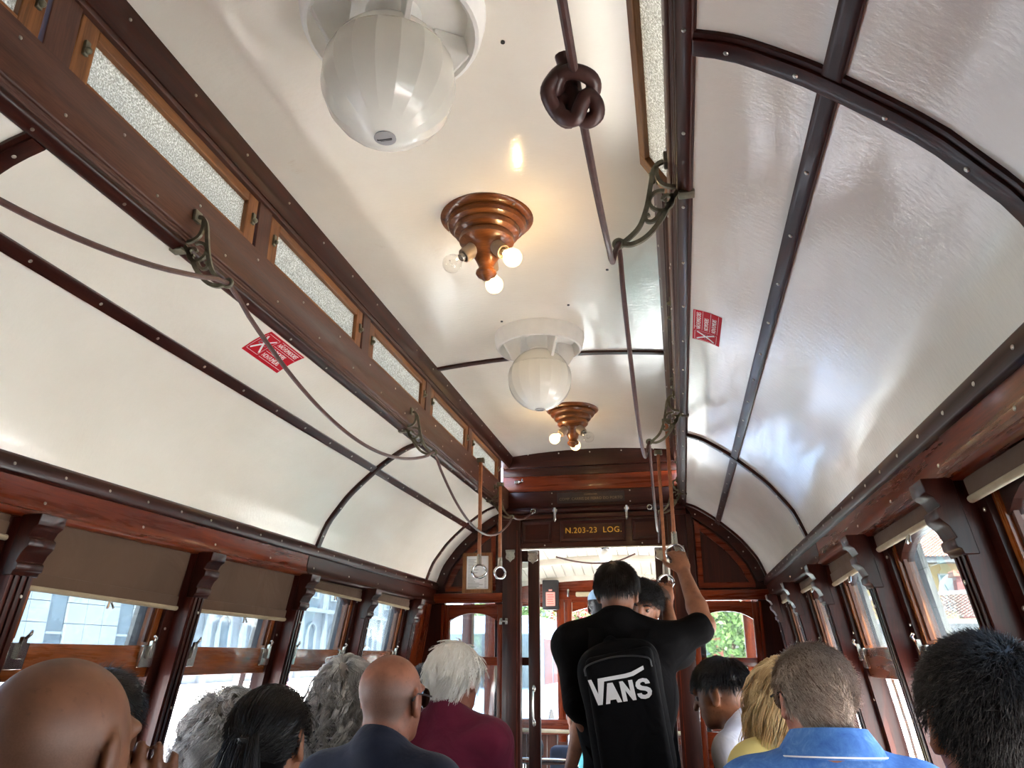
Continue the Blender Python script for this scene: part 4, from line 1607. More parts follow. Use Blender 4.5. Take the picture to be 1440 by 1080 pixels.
def rot(yaw=0, pitch=0, roll=0):
    """columns right/forward/up after yaw (about Z), pitch (nod up +), roll"""
    R = Matrix.Rotation(yaw, 3, 'Z') @ Matrix.Rotation(pitch, 3, 'X') @ Matrix.Rotation(roll, 3, 'Y')
    return np.array(R)


def hand_prims(w_, d, nrm, curl=.35, thumb=1, s=1.0, spread=.18):
    """w_ wrist, d direction of the fingers, nrm palm normal (fingers curl towards it), thumb = side"""
    w_, d, nrm = Vector(w_), Vector(d).normalized(), Vector(nrm)
    nrm = (nrm - d * nrm.dot(d)).normalized()
    sd = d.cross(nrm) * thumb
    P = []
    R = np.array([sd, nrm, d])
    P.append(ell(w_ + d * .048 * s, np.array((.040, .016, .055)) * s, R, .012))
    for i, (o, L) in enumerate(((-.029, .062), (-.010, .074), (.010, .078), (.029, .070))):
        b = w_ + d * .088 * s + sd * o * s
        ang = 0
        dd = (d + sd * o / .03 * spread).normalized()
        p = b - dd * .012 * s
        for j, fr in enumerate((.45, .32, .26)):
            a2 = curl * (.6, 1.1, 1.0)[j]
            ang += a2
            v = dd * math.cos(ang) + nrm * math.sin(ang)
            q = p + v * L * fr * 1.15 * s
            P.append(cone(p, q, (.0095, .0088, .0082)[j] * s, (.0088, .0082, .0072)[j] * s, .005))
            p = q
    b = w_ + d * .030 * s + sd * .034 * s
    v1 = (d * .62 + sd * .62 + nrm * .3).normalized()
    q = b + v1 * .038 * s
    P.append(cone(b, q, .013 * s, .0105 * s, .01))
    v2 = (d * .85 + sd * .15 + nrm * (.3 + curl * .5)).normalized()
    P.append(cone(q, q + v2 * .034 * s, .0100 * s, .0078 * s, .005))
    return P


HAIRLINE = ([-.13, -.05, -.02, .02, .045, .07, .11], [-.082, -.074, -.03, -.012, .02, .045, .062])


def hair_val(L, line=HAIRLINE):
    """>0 inside the hairy region, head-local coordinates"""
    v = L[:, 2] - np.interp(L[:, 1], *line)
    ear = (np.abs(L[:, 0]) > .079) & (L[:, 2] < .022)
    return np.where(ear, -.01, v)


def strands(roots, nrm, H, s, n, length, seg, rad, lift, flow, grav, curl=0, curl_f=0, jitter=.25, crown=(0, -.06, .09), tintpow=1, inflate_=.006, comb=None, rnd=rng, clump=1, spread=.004):
    """hair strands in head-local coordinates; returns V, quads, tint"""
    n = n // clump * clump
    i = np.repeat(rnd.integers(0, len(roots), n // clump), clump)
    p = roots[i] + nrm[i] * .001 * s
    if clump > 1:
        p = p + rnd.normal(0, spread, (n, 3))
    nn = nrm[i]
    cr = np.array(crown) * s
    fl = p - cr
    if comb is not None:
        fl = comb(p / s)
    fl = fl - nn * (fl * nn).sum(1, keepdims=True)
    fl /= np.linalg.norm(fl, axis=1, keepdims=True) + 1e-6
    d = nn * lift + fl * flow + np.repeat(rnd.normal(0, jitter, (n // clump, 3)), clump, 0) + (rnd.normal(0, .03, (n, 3)) if clump > 1 else 0)
    d /= np.linalg.norm(d, axis=1, keepdims=True)
    L = length * np.repeat(.7 + .6 * rnd.random(n // clump), clump)[:, None] / seg
    ph = np.repeat(rnd.random(n // clump) * 6.28, clump)
    fq = curl_f * np.repeat(.8 + .4 * rnd.random(n // clump), clump)
    c, r = np.array((0, -.012, .018)) * s, np.array((.079, .099, .088)) * s + inflate_
    pts = [p.copy()]
    base = p.copy()
    for k in range(seg):
        d = d + np.array((0, 0, -grav)) * (1.0 / seg) + fl * .25 * flow / seg
        d /= np.linalg.norm(d, axis=1, keepdims=True)
        base = base + d * L
        q = (base - c) / r
        m_ = np.linalg.norm(q, axis=1, keepdims=True)
        base = np.where((m_ < 1) & (base[:, 2:3] > -.06 * s), c + r * q / m_, base)
        out_ = base.copy()
        if curl:
            a = np.cross(d, nn + 1e-3)
            a /= np.linalg.norm(a, axis=1, keepdims=True) + 1e-6
            b = np.cross(d, a)
            g = ph + fq * (k + 1) / seg
            amp = curl * min(1, (k + 1) / seg * 2.5)
            out_ = base + a * (np.cos(g) * amp)[:, None] + b * (np.sin(g) * amp)[:, None]
        pts.append(out_)
    P = np.stack(pts, 1)                     # n, seg+1, 3
    T = np.gradient(P, axis=1)
    T /= np.linalg.norm(T, axis=2, keepdims=True) + 1e-9
    A = np.cross(T, np.array((.31, .52, .79)))
    A /= np.linalg.norm(A, axis=2, keepdims=True) + 1e-9
    B = np.cross(T, A)
    taper = np.linspace(1, .35, seg + 1)[None, :, None] * rad
    ring = [P + (A * math.cos(g) + B * math.sin(g)) * taper for g in (0, 2.094, 4.189)]
    V = np.stack(ring, 2).reshape(-1, 3)     # n, seg+1, 3ring
    bi = (np.arange(n)[:, None, None] * (seg + 1) + np.arange(seg)[None, :, None]) * 3
    k3 = np.arange(3)[None, None, :]
    k4 = (k3 + 1) % 3
    Q = np.stack([bi + k3, bi + k4, bi + 3 + k4, bi + 3 + k3], -1).reshape(-1, 4)
    tint = np.repeat(np.clip(np.repeat(rnd.random(n // clump), clump) * .75 + rnd.random(n) * .25, 0, 1) ** tintpow, (seg + 1) * 3)
    return V, Q, tint


def person(label, head_px, depth, s=1.0, body_yaw=0, head_yaw=None, head_pitch=0, head_roll=0, res=.009, skin=None, shirt=None, pants=None,
           hair=None, hair_m=None, mask=None, arms=None, seated=True, hip=None, sw=.158, fat=0, sleeve=.75, group=None, standing_h=None, head_at=None, extra=None, neckcol=None, cap_t=.007, capline=HAIRLINE, neck_r=.056, shirt_t=.012, crew=True, forward_legs=.34):
    hc = Vector(head_at) if head_at is not None else ray(head_px, depth)
    by = math.radians(body_yaw)
    hy = math.radians(body_yaw if head_yaw is None else head_yaw)
    Rb = rot(by)
    Rr, Fw = Vector(Rb[:, 0]), Vector(Rb[:, 1])
    Hm = rot(hy, math.radians(head_pitch), math.radians(head_roll))   # columns = local axes
    HR = Hm.T
    hp = lambda x, y, z: np.array(hc) + Hm @ (np.array((x, y, z)) * s)
    if hip is None:
        hip = Vector((hc.x, hc.y, 0)) - Fw * .02
    else:
        hip = Vector(hip)
    pz = .53 if seated else (standing_h or .92)
    P_ = Vector((hip.x, hip.y, pz))
    root = empty('person', (hip.x, hip.y, 0), label, 'person', group)
    N_ = Vector(hp(0, -.042, -.143))
    U = (N_ - P_).normalized()
    Ft = (Fw - U * Fw.dot(U)).normalized()
    RT = np.array([Rr, Ft, U])
    head = [ell(hp(0, -.014, .018), np.array((.077, .098, .087)) * s, HR, .03),
            ell(hp(0, .035, -.045), np.array((.060, .062, .078)) * s, HR, .035),
            ell(hp(0, .072, -.098), np.array((.030, .022, .020)) * s, HR, .03),
            ell(hp(0, .088, .022), np.array((.050, .014, .016)) * s, HR, .02),
            cone(hp(0, .098, .004), hp(0, .117, -.034), .0085 * s, .0125 * s, .012),
            ell(hp(0, .092, -.066), np.array((.024, .010, .008)) * s, HR, .012)]
    ear = lambda sx: [ell(hp(sx * .081, -.006, -.014), np.array((.0085, .021, .034)) * s, (Matrix.Rotation(sx * -.32, 3, 'Z') @ Matrix(Hm).inverted() if False else np.array(rot(0) @ np.array(Matrix.Rotation(sx * .33, 3, 'Z')).T @ HR)), .008),
                      ell(hp(sx * .080, .004, -.044), np.array((.008, .010, .012)) * s, HR, .008)]
    head += ear(1) + ear(-1)
    eyecut = [dict(ell(hp(sx * .033, .098, -.004), np.array((.017, .012, .010)) * s, HR, .004), cut=True) for sx in (-1, 1)]
    neck = [cone(hp(0, -.022, -.06), N_, neck_r * s, (neck_r + .006) * s, .035)]
    sh = [N_ - U * .075 + Rr * sw * sx for sx in (-1, 1)]
    torso = [ell(N_ - U * .235, (sw * .98 + fat * .6, .108 + fat * .7, .19), RT, .07),
             cone(sh[0], sh[1], .056, .056, .06),
             cone(N_ - U * .01 - Rr * .03, N_ - U * .055 - Rr * sw * .72, .046, .046, .05),
             cone(N_ - U * .01 + Rr * .03, N_ - U * .055 + Rr * sw * .72, .046, .046, .05),
             ell(P_ + U * .16 + Ft * .02, (.145 + fat, .112 + fat, .17), RT, .08),
             ell(P_, (.165 + fat * .6, .122 + fat * .5, .11), RT, .06)]
    legs = []
    if seated:
        for sx in (-1, 1):
            hj = P_ + Rr * .085 * sx + Fw * .02 + Vector((0, 0, -.005))
            kn = P_ + Rr * .115 * sx + Fw * forward_legs + Vector((0, 0, .0))
            an = Vector((kn.x, kn.y, .09)) - Fw * .05
            legs += [cone(hj, kn, .082, .058, .04), cone(kn, an, .055, .038, .03)]
            legs.append(cone(an - Fw * .02 - Vector((0, 0, .045)), an + Fw * .13 - Vector((0, 0, .055)), .038, .032, .02))
    else:
        for sx in (-1, 1):
            hj = P_ + Rr * .085 * sx
            kn = Vector((P_.x, P_.y, pz * .53)) + Rr * .1 * sx + Fw * .02
            an = Vector((P_.x, P_.y, .09)) + Rr * .11 * sx
            legs += [cone(hj, kn, .085, .06, .04), cone(kn, an, .058, .04, .03)]
            legs.append(cone(an - Fw * .03 - Vector((0, 0, .045)), an + Fw * .14 - Vector((0, 0, .055)), .040, .034, .02))
    armp, slv = [], []
    arms = arms or {}
    for sx in (-1, 1):
        A = sh[0] if sx < 0 else sh[1]
        a = arms.get(sx)
        if a is None:
            el = A - U * .26 + Rr * sx * .03 + Fw * .05
            wr = Vector((P_.x, P_.y, pz + .09)) + Fw * .22 + Rr * sx * .07 if seated else A - U * .50 + Rr * sx * .05 + Fw * .10
            hd = (wr - el).normalized() * .6 + Fw * .4
            hn = Vector((0, 0, -1)) if seated else -Rr * sx
            th = -sx
            cu = .3
            sp = .12
        else:
            el, wr = Vector(a['elbow']), Vector(a['wrist'])
            hd, hn, th, cu = a['dir'], a['nrm'], a.get('thumb', -sx), a.get('curl', .4)
            sp = a.get('spread', .18)
        armp += [cone(A, el, .052, .041, .045), cone(el, el + (wr - el) * .35, .041, .038, .02), cone(el + (wr - el) * .35, wr, .038, .026, .02)]
        armp += hand_prims(wr, hd, hn, cu, th, s, sp)
        sl_ = sleeve if a is None else a.get('sleeve', sleeve)
        se = A + (el - A) * sl_
        slv.append(cone(A, se, .060, .060 if sl_ < .9 else .056, .045))
    org = np.array((hip.x, hip.y, 0))
    F, lo = field(head + neck + torso + armp + legs + eyecut, res)
    V, Q = nets(F, lo, res)
    L = ((V - np.array(hc)) @ Hm) / s
    near = np.linalg.norm(L, axis=1) < .19
    mk = np.zeros(len(V))
    if mask is not None:
        mk[near] = np.clip(mask(L[near]), 0, 1)
    body = np_mesh('body', V, Q, skin, root, org, {'mask': mk})
    # clothes
    if shirt is not None:
        tp = [inflate(p, shirt_t) for p in torso] + slv + [] + [cone(N_ - U * .05, N_ + U * .012 - Ft * .006, .076 * s, (neck_r + .016) * s, .02)] * crew
        F2, lo2 = field(tp, res * 1.15)
        V2, Q2 = nets(F2, lo2, res * 1.15)
        np_mesh('shirt', V2, Q2, shirt, root, org)
    lp = [inflate(p, .010) for p in legs if p['kind'] == 'cone'] + [inflate(torso[-1], .008)]
    F3, lo3 = field(lp, .014)
    V3, Q3 = nets(F3, lo3, .014)
    np_mesh('trousers', V3, Q3, pants, root, org)
    # hair
    if hair:
        fc = V[Q].mean(1)
        fn_ = np.cross(V[Q[:, 1]] - V[Q[:, 0]], V[Q[:, 3]] - V[Q[:, 0]])
        ar = np.linalg.norm(fn_, axis=1, keepdims=True)
        fn_ = fn_ / (ar + 1e-12)
        Lf = ((fc - np.array(hc)) @ Hm) / s
        nf = fn_ @ Hm
        hv = hair_val(Lf, capline)
        ok = (hv > 0) & (np.linalg.norm(Lf, axis=1) < .16)
        Vs, Qs, Ts, nb = [], [], [], 0
        # undercoat: the scalp surface lifted a little
        vm = np.zeros(len(V), bool)
        vm[Q[ok].ravel()] = True
        mp_ = np.cumsum(vm) - 1
        vn = np.zeros_like(V)
        for c_ in range(4):
            np.add.at(vn, Q[:, c_], fn_)
        vn /= np.linalg.norm(vn, axis=1, keepdims=True) + 1e-9
        hvv = hair_val(L, capline)
        thick = cap_t * np.clip(hvv / .03, 0.05, 1)
        Vc = V + vn * thick[:, None] * s
        if cap_t > 0:
            Vs.append(Vc[vm])
            Qs.append(mp_[Q[ok]])
            Ts.append(np.full(vm.sum(), .10))
            nb += vm.sum()
        for kw in hair:
            kw = dict(kw)
            reg = kw.pop('region', None)
            m2 = ok if reg is None else ok & reg(Lf)
            roots, rn = Lf[m2] * s, nf[m2]
            if len(roots) == 0:
                continue
            v, q, t = strands(roots, rn, None, s, **kw)
            Vs.append(np.array(hc) + v @ Hm.T)
            Qs.append(q + nb)
            Ts.append(t)
            nb += len(v)
        np_mesh('hair', np.concatenate(Vs), np.concatenate(Qs), hair_m, root, org, {'tint': np.concatenate(Ts)}, kind='stuff')
    if extra:
        extra(root, hp, s, dict(N=N_, U=U, R=Rr, F=Fw, Ft=Ft, P=P_, sh=sh, Hm=Hm, hc=hc))
    return root


def sunglasses(root, hp, s, fr, wear=0):
    q = MB()
    for sx in (-1, 1):
        q.tube([hp(sx * .073, .085, .0), hp(sx * .084, .03, .004), hp(sx * .088, -.012, .006), hp(sx * .086, -.032, -.012)], [.0028, .0024, .0024, .003], 8)
    q.tube([hp(-.014, .109, .0), hp(.014, .109, .0)], .002, 8)
    g = q.build('glasses', 'black_plastic', root, smooth=True)
    for sx in (-1, 1):
        c = Vector(hp(sx * .040, .102, -.004))
        ax = (Vector(hp(sx * .040 + sx * .012, .13, -.006)) - c).normalized()
        MB().lathe([(0, -.002), (.024 * s, -.002), (.027 * s, 0), (.024 * s, .003), (0, .004)], c, 20, ax).build('lens', 'lens', g, smooth=True)


SK = {'fair': skin_mat('fair_skin', hexc(150, 102, 78), hexc(150, 128, 112)),
      'tan': skin_mat('tanned_skin', hexc(146, 92, 68), hexc(96, 82, 74)),
      'warm': skin_mat('warm_skin', hexc(148, 96, 66), hexc(44, 34, 30)),
      'scalp': skin_mat('bare_scalp_skin', hexc(116, 74, 48), hexc(98, 82, 72)),
      'pink': skin_mat('rosy_skin', hexc(172, 114, 92), hexc(196, 176, 156))}
C_ = {'navy': cloth_mat('navy_cotton', hexc(24, 30, 48)), 'maroon': cloth_mat('maroon_cotton', hexc(104, 22, 48)), 'black': cloth_mat('black_cotton', hexc(9, 8, 9), .25, .9, .8, 6, .1),
      'white': cloth_mat('white_cotton', hexc(226, 226, 236), .06), 'jeans': cloth_mat('blue_denim', hexc(52, 62, 84)), 'grey': cloth_mat('grey_cotton', hexc(110, 108, 106)),
      'beige': cloth_mat('beige_cotton', hexc(190, 172, 140)), 'teal': cloth_mat('teal_cotton', hexc(104, 196, 198), .08), 'darkred': cloth_mat('dark_red_cotton', hexc(96, 34, 36)),
      'yellow': cloth_mat('pale_yellow_cotton', hexc(214, 196, 122), .08), 'green': cloth_mat('olive_cotton', hexc(84, 88, 66))}


def polo_mat():
    m, n, o = new_mat('washed_blue_cotton')
    b = pbsdf(n, hexc(74, 120, 186), .8, spec=.25)
    t = noise(n, coords(n), 26, 6, .75, .6)
    r = ramp(n, t.outputs[0], [(.3, hexc(48, 88, 152)), (.55, hexc(72, 116, 176)), (.72, hexc(108, 146, 192))])
    n.links.new(r.outputs[0], b.inputs['Base Color'])
    t2 = noise(n, coords(n), 7, 3, .5, .8)
    bump(n, t2.outputs[0], b, .5, .02)
    n.links.new(b.outputs[0], o.inputs[0])
    return m


def stripe_mat():
    m, n, o = new_mat('navy_white_striped_jersey')
    b = pbsdf(n, hexc(30, 34, 60), .8)
    tc = n.nodes.new('ShaderNodeTexCoord')
    wv = n.nodes.new('ShaderNodeTexWave')
    wv.bands_direction = 'Z'
    wv.inputs['Scale'].default_value = 16
    wv.inputs['Distortion'].default_value = .6
    wv.inputs['Detail Scale'].default_value = 2
    n.links.new(tc.outputs['Object'], wv.inputs['Vector'])
    r = ramp(n, wv.outputs[0], [(.74, hexc(26, 30, 54)), (.80, hexc(224, 224, 230))])
    n.links.new(r.outputs[0], b.inputs['Base Color'])
    n.links.new(b.outputs[0], o.inputs[0])
    return m


C_['polo'] = polo_mat()
C_['stripe'] = stripe_mat()
HM = {'black': hair_mat('black_hair', hexc(10, 9, 10), hexc(30, 26, 25)), 'darkbrown': hair_mat('dark_brown_hair', hexc(16, 12, 10), hexc(44, 34, 29)),
      'grey': hair_mat('silver_grey_hair', hexc(112, 106, 101), hexc(232, 228, 222)), 'greybrown': hair_mat('grey_brown_hair', hexc(112, 92, 78), hexc(206, 190, 174)),
      'white': hair_mat('white_hair', hexc(240, 235, 226), hexc(255, 254, 250)), 'blond': hair_mat('blond_hair', hexc(176, 136, 84), hexc(244, 220, 168)),
      'saltpepper': hair_mat('dark_hair_with_grey', hexc(20, 16, 14), hexc(84, 78, 74), .55)}

HORSESHOE = lambda L: np.clip(hair_val(L) / .02, 0, 1) * np.clip((.045 - L[:, 2] + .25 * np.clip(-L[:, 1] - .05, 0, 1)) / .05, 0, 1) * .62
FADE = lambda L: np.clip(hair_val(L, ([-.13, -.02, .02, .05, .11], [-.085, -.06, -.03, .0, .05])) / .05, 0, 1) * .8

BACKTOP = ([-.13, -.08, -.04, .0, .045, .07, .11], [-.008, -.004, .008, .018, .032, .045, .062])   # long top over shaved sides


def collar_extra(root, hp, s, fr):
    """folded polo collar around the neck"""
    N, U, R, F = fr['N'], fr['U'], fr['R'], fr['Ft']
    q = MB()
    n = 30
    rows = [(.074, .062), (.080, .068), (.104, .034), (.114, .016), (.110, .010), (.076, .044)]
    vs, fs = [], []
    for i in range(n + 1):
        g = math.radians(-235 + 290 * i / n)
        dr = R * math.cos(g) + F * math.sin(g)
        drop = -.030 * (1 + math.sin(g)) * .5
        for rr, h in rows:
            k = 1.0 if math.sin(g) < 0 else .92
            vs.append(N + F * .012 + dr * (rr * k) + U * (h + drop + .004))
    m_ = len(rows)
    for i in range(n):
        for j in range(m_):
            l = (j + 1) % m_
            fs.append((i * m_ + j, i * m_ + l, (i + 1) * m_ + l, (i + 1) * m_ + j))
    co = q.add(vs, fs).build('collar', C_['polo'], root, smooth=True)
    MB().tube([vs[i * m_ + 3] for i in range(n + 1)], .0016, 6).build('piping', 'sticker_white', co, smooth=True)
    sunglasses(root, hp, s, fr)
# ------------------------------------------------------------------ the passengers

G1 = 'seated passengers'
arm_bald = {1: dict(elbow=ray((262, 1350), .94), wrist=ray((196, 1236), 1.06), dir=ray((206, 1100), 1.08) - ray((196, 1236), 1.06), nrm=(-.5, .8, 0), thumb=1, curl=.14, spread=.04)}
person('bald man with a bare freckled scalp raising his fingers beside his ear', (84, 1050), 1.0, 1.03, res=.006, skin=SK['scalp'], shirt=C_['grey'], pants=C_['jeans'],
       mask=lambda L: HORSESHOE(L) * .55, arms=arm_bald, group=G1, head_pitch=-4)
short = lambda n, ln, rad, **k: dict(dict(n=n, length=ln, seg=3, rad=rad, lift=.55, flow=.8, grav=.1, jitter=.18), **k)
person('person with short black hair seated ahead of the bald man', (143, 1012), 1.78, .98, hip=(-.79, 1.64, 0), sw=.13, res=.011, skin=SK['warm'], shirt=C_['green'], pants=C_['jeans'], hair_m=HM['black'],
       hair=[short(2200, .03, .0011)], group=G1, cap_t=.012)


def pony_extra(root, hp, s, fr):
    MB().lathe([(.020, -.008), (.025, 0), (.020, .008)], hp(0, -.125, -.005), 16, Vector(hp(0, -.14, -.03)) - Vector(hp(0, -.12, 0))).build('hair_tie', 'black_plastic', root, smooth=True)


slick = lambda P: np.array((0, -.125, -.005)) - P
person('woman with sleek black hair tied back beside the grey-haired passenger', (382, 1036), 1.78, .94, res=.008, skin=SK['warm'], shirt=C_['black'], pants=C_['black'], hair_m=HM['black'], sw=.14,
       hair=[dict(n=4200, length=.04, seg=5, rad=.0010, lift=.02, flow=1.0, grav=.4, jitter=.012, comb=slick, inflate_=.015),
             dict(n=900, length=.30, seg=9, rad=.0013, lift=.35, flow=.1, grav=7, jitter=.06, region=lambda L: (np.abs(L[:, 0]) < .022) & (L[:, 1] < -.08) & (np.abs(L[:, 2]) < .035))],
       group=G1, cap_t=.014, extra=pony_extra)
curls = lambda n, ln, **k: dict(dict(n=n, length=ln, seg=12, rad=.0011, lift=.12, flow=.7, grav=6, curl=.016, curl_f=20, jitter=.10, inflate_=.016), **k)
person('woman with short tousled grey curls beside the left window', (318, 1030), 2.30, .95, res=.010, skin=SK['fair'], shirt=C_['beige'], pants=C_['grey'], hair_m=HM['grey'], sw=.14,
       hair=[curls(3600, .15, curl=.014, curl_f=13, seg=14, grav=3.5, clump=12, lift=.3, jitter=.2, inflate_=.022)], group=G1, cap_t=.008)
person('bald man with grey stubble and sunglasses in a navy shirt', (552, 978), 2.18, 1.03, head_yaw=-14, body_yaw=-4, res=.007, skin=SK['tan'], shirt=C_['navy'], pants=C_['jeans'], mask=HORSESHOE,
       group=G1, extra=lambda root, hp, s, fr: sunglasses(root, hp, s, fr), sw=.165, head_pitch=-3)
person('woman with long curly silver hair in a striped navy top', (487, 974), 2.76, .98, res=.010, skin=SK['fair'], shirt=C_['stripe'], pants=C_['jeans'], hair_m=HM['grey'], sw=.145,
       hair=[curls(4200, .33, seg=24, curl=.013, curl_f=28, inflate_=.024, clump=20, spread=.003, lift=.22, jitter=.14)], group=G1, cap_t=.008)
comb_down = lambda P: np.stack([P[:, 0] * 2.0, -np.abs(P[:, 1] * 0) - .5 + 0 * P[:, 0], -.4 - P[:, 2] * 2], 1)
person('white-haired man in a maroon t-shirt looking to the right', (641, 951), 2.76, .94, head_yaw=-24, body_yaw=-6, res=.0075, skin=SK['pink'], shirt=C_['maroon'], pants=C_['jeans'], hair_m=HM['white'],
       hair=[dict(n=6000, clump=10, length=.052, seg=5, rad=.0011, lift=.22, flow=1.0, grav=1.0, jitter=.28, inflate_=.018, comb=comb_down)], group=G1, cap_t=.016, sw=.168, fat=.012, head_pitch=-4)
person('passenger with dark grey hair half hidden between two men', (604, 972), 3.35, .97, res=.012, skin=SK['tan'], shirt=C_['grey'], pants=C_['jeans'], hair_m=HM['saltpepper'], sw=.145,
       hair=[curls(1200, .16, seg=8)], group=G1, cap_t=.014)
person('man with short dark greying hair beside the right window', (1388, 1006), 1.06, .91, hip=(.80, 1.2, 0), res=.006, skin=SK['warm'], shirt=C_['navy'], pants=C_['jeans'], hair_m=HM['saltpepper'], sw=.135, head_yaw=6,
       hair=[dict(n=11000, length=.018, seg=3, rad=.0007, lift=.45, flow=.9, grav=.15, jitter=.38, crown=(.01, -.07, .085), inflate_=.012, tintpow=3)], group=G1, cap_t=.008)
swirl = lambda P: np.stack([P[:, 0] - .6 * (P[:, 2] - .06), -.15 + 0 * P[:, 0], P[:, 2] - .07 + .6 * P[:, 0]], 1)
person('man with short grey-brown hair in a washed blue polo shirt', (1144, 977), 1.72, .91, head_yaw=17, body_yaw=3, res=.0065, skin=SK['pink'], shirt=C_['polo'], pants=C_['beige'], hair_m=HM['greybrown'], sw=.172, fat=.02,
       hair=[dict(n=9500, length=.026, seg=4, rad=.00075, lift=.28, flow=1.0, grav=.25, jitter=.2, inflate_=.010, comb=swirl)], group=G1, cap_t=.009, extra=collar_extra, head_pitch=-5, crew=False)
person('blonde woman with a long loose ponytail beyond the blue polo shirt', (1100, 975), 2.32, .9, head_yaw=24, body_yaw=10, res=.010, skin=SK['fair'], shirt=C_['yellow'], pants=C_['jeans'], hair_m=HM['blond'], sw=.125, hip=(.80, 2.52, 0),
       hair=[dict(n=3600, clump=12, length=.27, seg=12, rad=.0012, lift=.12, flow=.5, grav=6, curl=.012, curl_f=11, jitter=.14, inflate_=.014)], group=G1, cap_t=.012)
BENCHES = [(-.98, -.06, .90, 'wooden slatted bench under the bald man with the bare scalp'),
           (-1.0, -.14, 1.72, 'wooden slatted bench under the woman with tied black hair'),
           (-1.0, -.10, 2.24, 'wooden slatted bench under the man in the navy shirt'),
           (-1.0, -.10, 2.80, 'wooden slatted bench under the man in the maroon t-shirt'),
           (-1.0, -.30, 3.38, 'wooden slatted bench under the half hidden passenger'),
           (.66, 1.03, 1.20, 'wooden slatted seat under the man with dark greying hair'),
           (.55, 1.03, 1.90, 'wooden slatted seat under the man in the blue polo shirt'),
           (.56, 1.03, 2.52, 'wooden slatted seat under the blonde woman')]

# young man leaning forward near the bulkhead, profile to the left
def lean_extra(root, hp, s, fr):
    N, U, R, F = fr['N'], fr['U'], fr['R'], fr['Ft']
    for sx in (-1, 1):
        P = [N - U * .20 + R * sx * .10 + F * .135, N - U * .07 + R * sx * .105 + F * .085, N - U * .005 + R * sx * .095 - F * .005, N - U * .08 + R * sx * .10 - F * .10, N - U * .25 + R * sx * .10 - F * .13]
        q = MB()
        C = catmull(P, 5)
        vs, fs = [], []
        for i, p in enumerate(C):
            vs += [p - R * .022, p + R * .022]
        fs = [(2 * i, 2 * i + 1, 2 * i + 3, 2 * i + 2) for i in range(len(C) - 1)]
        q.add(vs, fs)
        nrm = (Vector(C[len(C) // 2]) - (N - U * .1)).normalized()
        q.add([v + nrm * .006 for v in vs], fs)
        q.build('shoulder_strap', C_['black'], root, smooth=True)
    eyes(root, hp, s)


M['eye_white'] = plain('eye_white', hexc(120, 102, 92), .3, 0, .2, .05)


def eyes(root, hp, s):
    for sx in (-1, 1):
        e = MB().ball(hp(sx * .033, .0825, -.004), .0112 * s, 14, 10).build('eye', 'eye_white', root, smooth=True)
        MB().ball(hp(sx * .033, .0885, -.005), .0066 * s, 12, 8).build('iris', 'lens', e, smooth=True)
        MB().tube([hp(sx * .014, .104, .016), hp(sx * .032, .103, .021), hp(sx * .052, .090, .016)], [.003, .004, .002], 8).build('eyebrow', HM['black'], root, smooth=True)


hc = ray((1013, 972), 2.95)
person('young man with black hair in a white t-shirt leaning forward', None, 0, 1.0, head_at=hc, body_yaw=62, head_yaw=66, head_pitch=-16, res=.008, skin=SK['warm'], shirt=C_['white'], pants=C_['black'], hair_m=HM['black'],
       hip=(hc.x + .23, hc.y - .06, 0), hair=[dict(n=5500, length=.03, seg=4, rad=.0010, lift=.22, flow=1.0, grav=.2, jitter=.15, inflate_=.016)], mask=FADE, cap_t=.016, capline=BACKTOP, group=G1, extra=lean_extra, sw=.155)

# the two men standing at the straps and the driver
RING1, RING2 = Vector((.492, 3.35, 1.765)), Vector((.440, 3.90, 1.695))


def bag_text(fn, parent):
    """white slanted wordmark: the V carries a long bar over the other letters"""
    def poly(P, name):
        # triangulated flat plate
        bm = bmesh.new()
        f = bm.faces.new([bm.verts.new((x, y, 0)) for x, y in P])
        bmesh.ops.triangulate(bm, faces=[f])
        vs = [fn(v.co.x, v.co.y, 0) for v in bm.verts]
        bm.verts.index_update()
        fs = [tuple(v.index for v in f_.verts) for f_ in bm.faces]
        bm.free()
        MB().add(vs, fs).add([tuple(Vector(fn(x, y, .002)) - (Vector(fn(x, y, .002)) - Vector(fn(x, y, 0))) * 0) for x, y in P], []).build(name, 'wordmark', parent)
    poly([(0, .66), (.045, .66), (.125, .16), (.175, .66), (.62, .70), (.75, .74), (.93, .86), (.93, .98), (.74, .84), (.62, .80), (.135, .78), (.165, .78), (.125, .42), (.10, .42)][:0] or
         [(.0, .80), (.06, .80), (.125, .33), (.165, .80), (.62, .83), (.74, .86), (.955, 1.0), (.955, .88), (.76, .735), (.64, .705), (.262, .69), (.16, .0), (.085, .0)], 'letter_v')
    poly([(.215, .0), (.285, .0), (.300, .105), (.395, .105), (.41, .0), (.485, .0), (.395, .62), (.305, .62)], 'letter_a')
    poly([(.505, .0), (.575, .0), (.575, .33), (.665, .0), (.725, .0), (.725, .62), (.655, .62), (.655, .29), (.565, .62), (.505, .62)], 'letter_n')
    poly([(.755, .18), (.83, .18), (.84, .13), (.88, .11), (.925, .14), (.93, .19), (.90, .235), (.82, .275), (.775, .33), (.757, .42), (.775, .53), (.83, .605), (.90, .625), (.965, .59), (.995, .51), (1.0, .44),
          (.925, .44), (.915, .495), (.885, .515), (.845, .49), (.835, .44), (.86, .395), (.94, .35), (.99, .29), (1.005, .20), (.985, .09), (.935, .01), (.87, -.01), (.80, .02), (.765, .09)], 'letter_s')


M['wordmark'] = plain('white_wordmark_print', hexc(206, 204, 204), .6, 0, 0, .04)


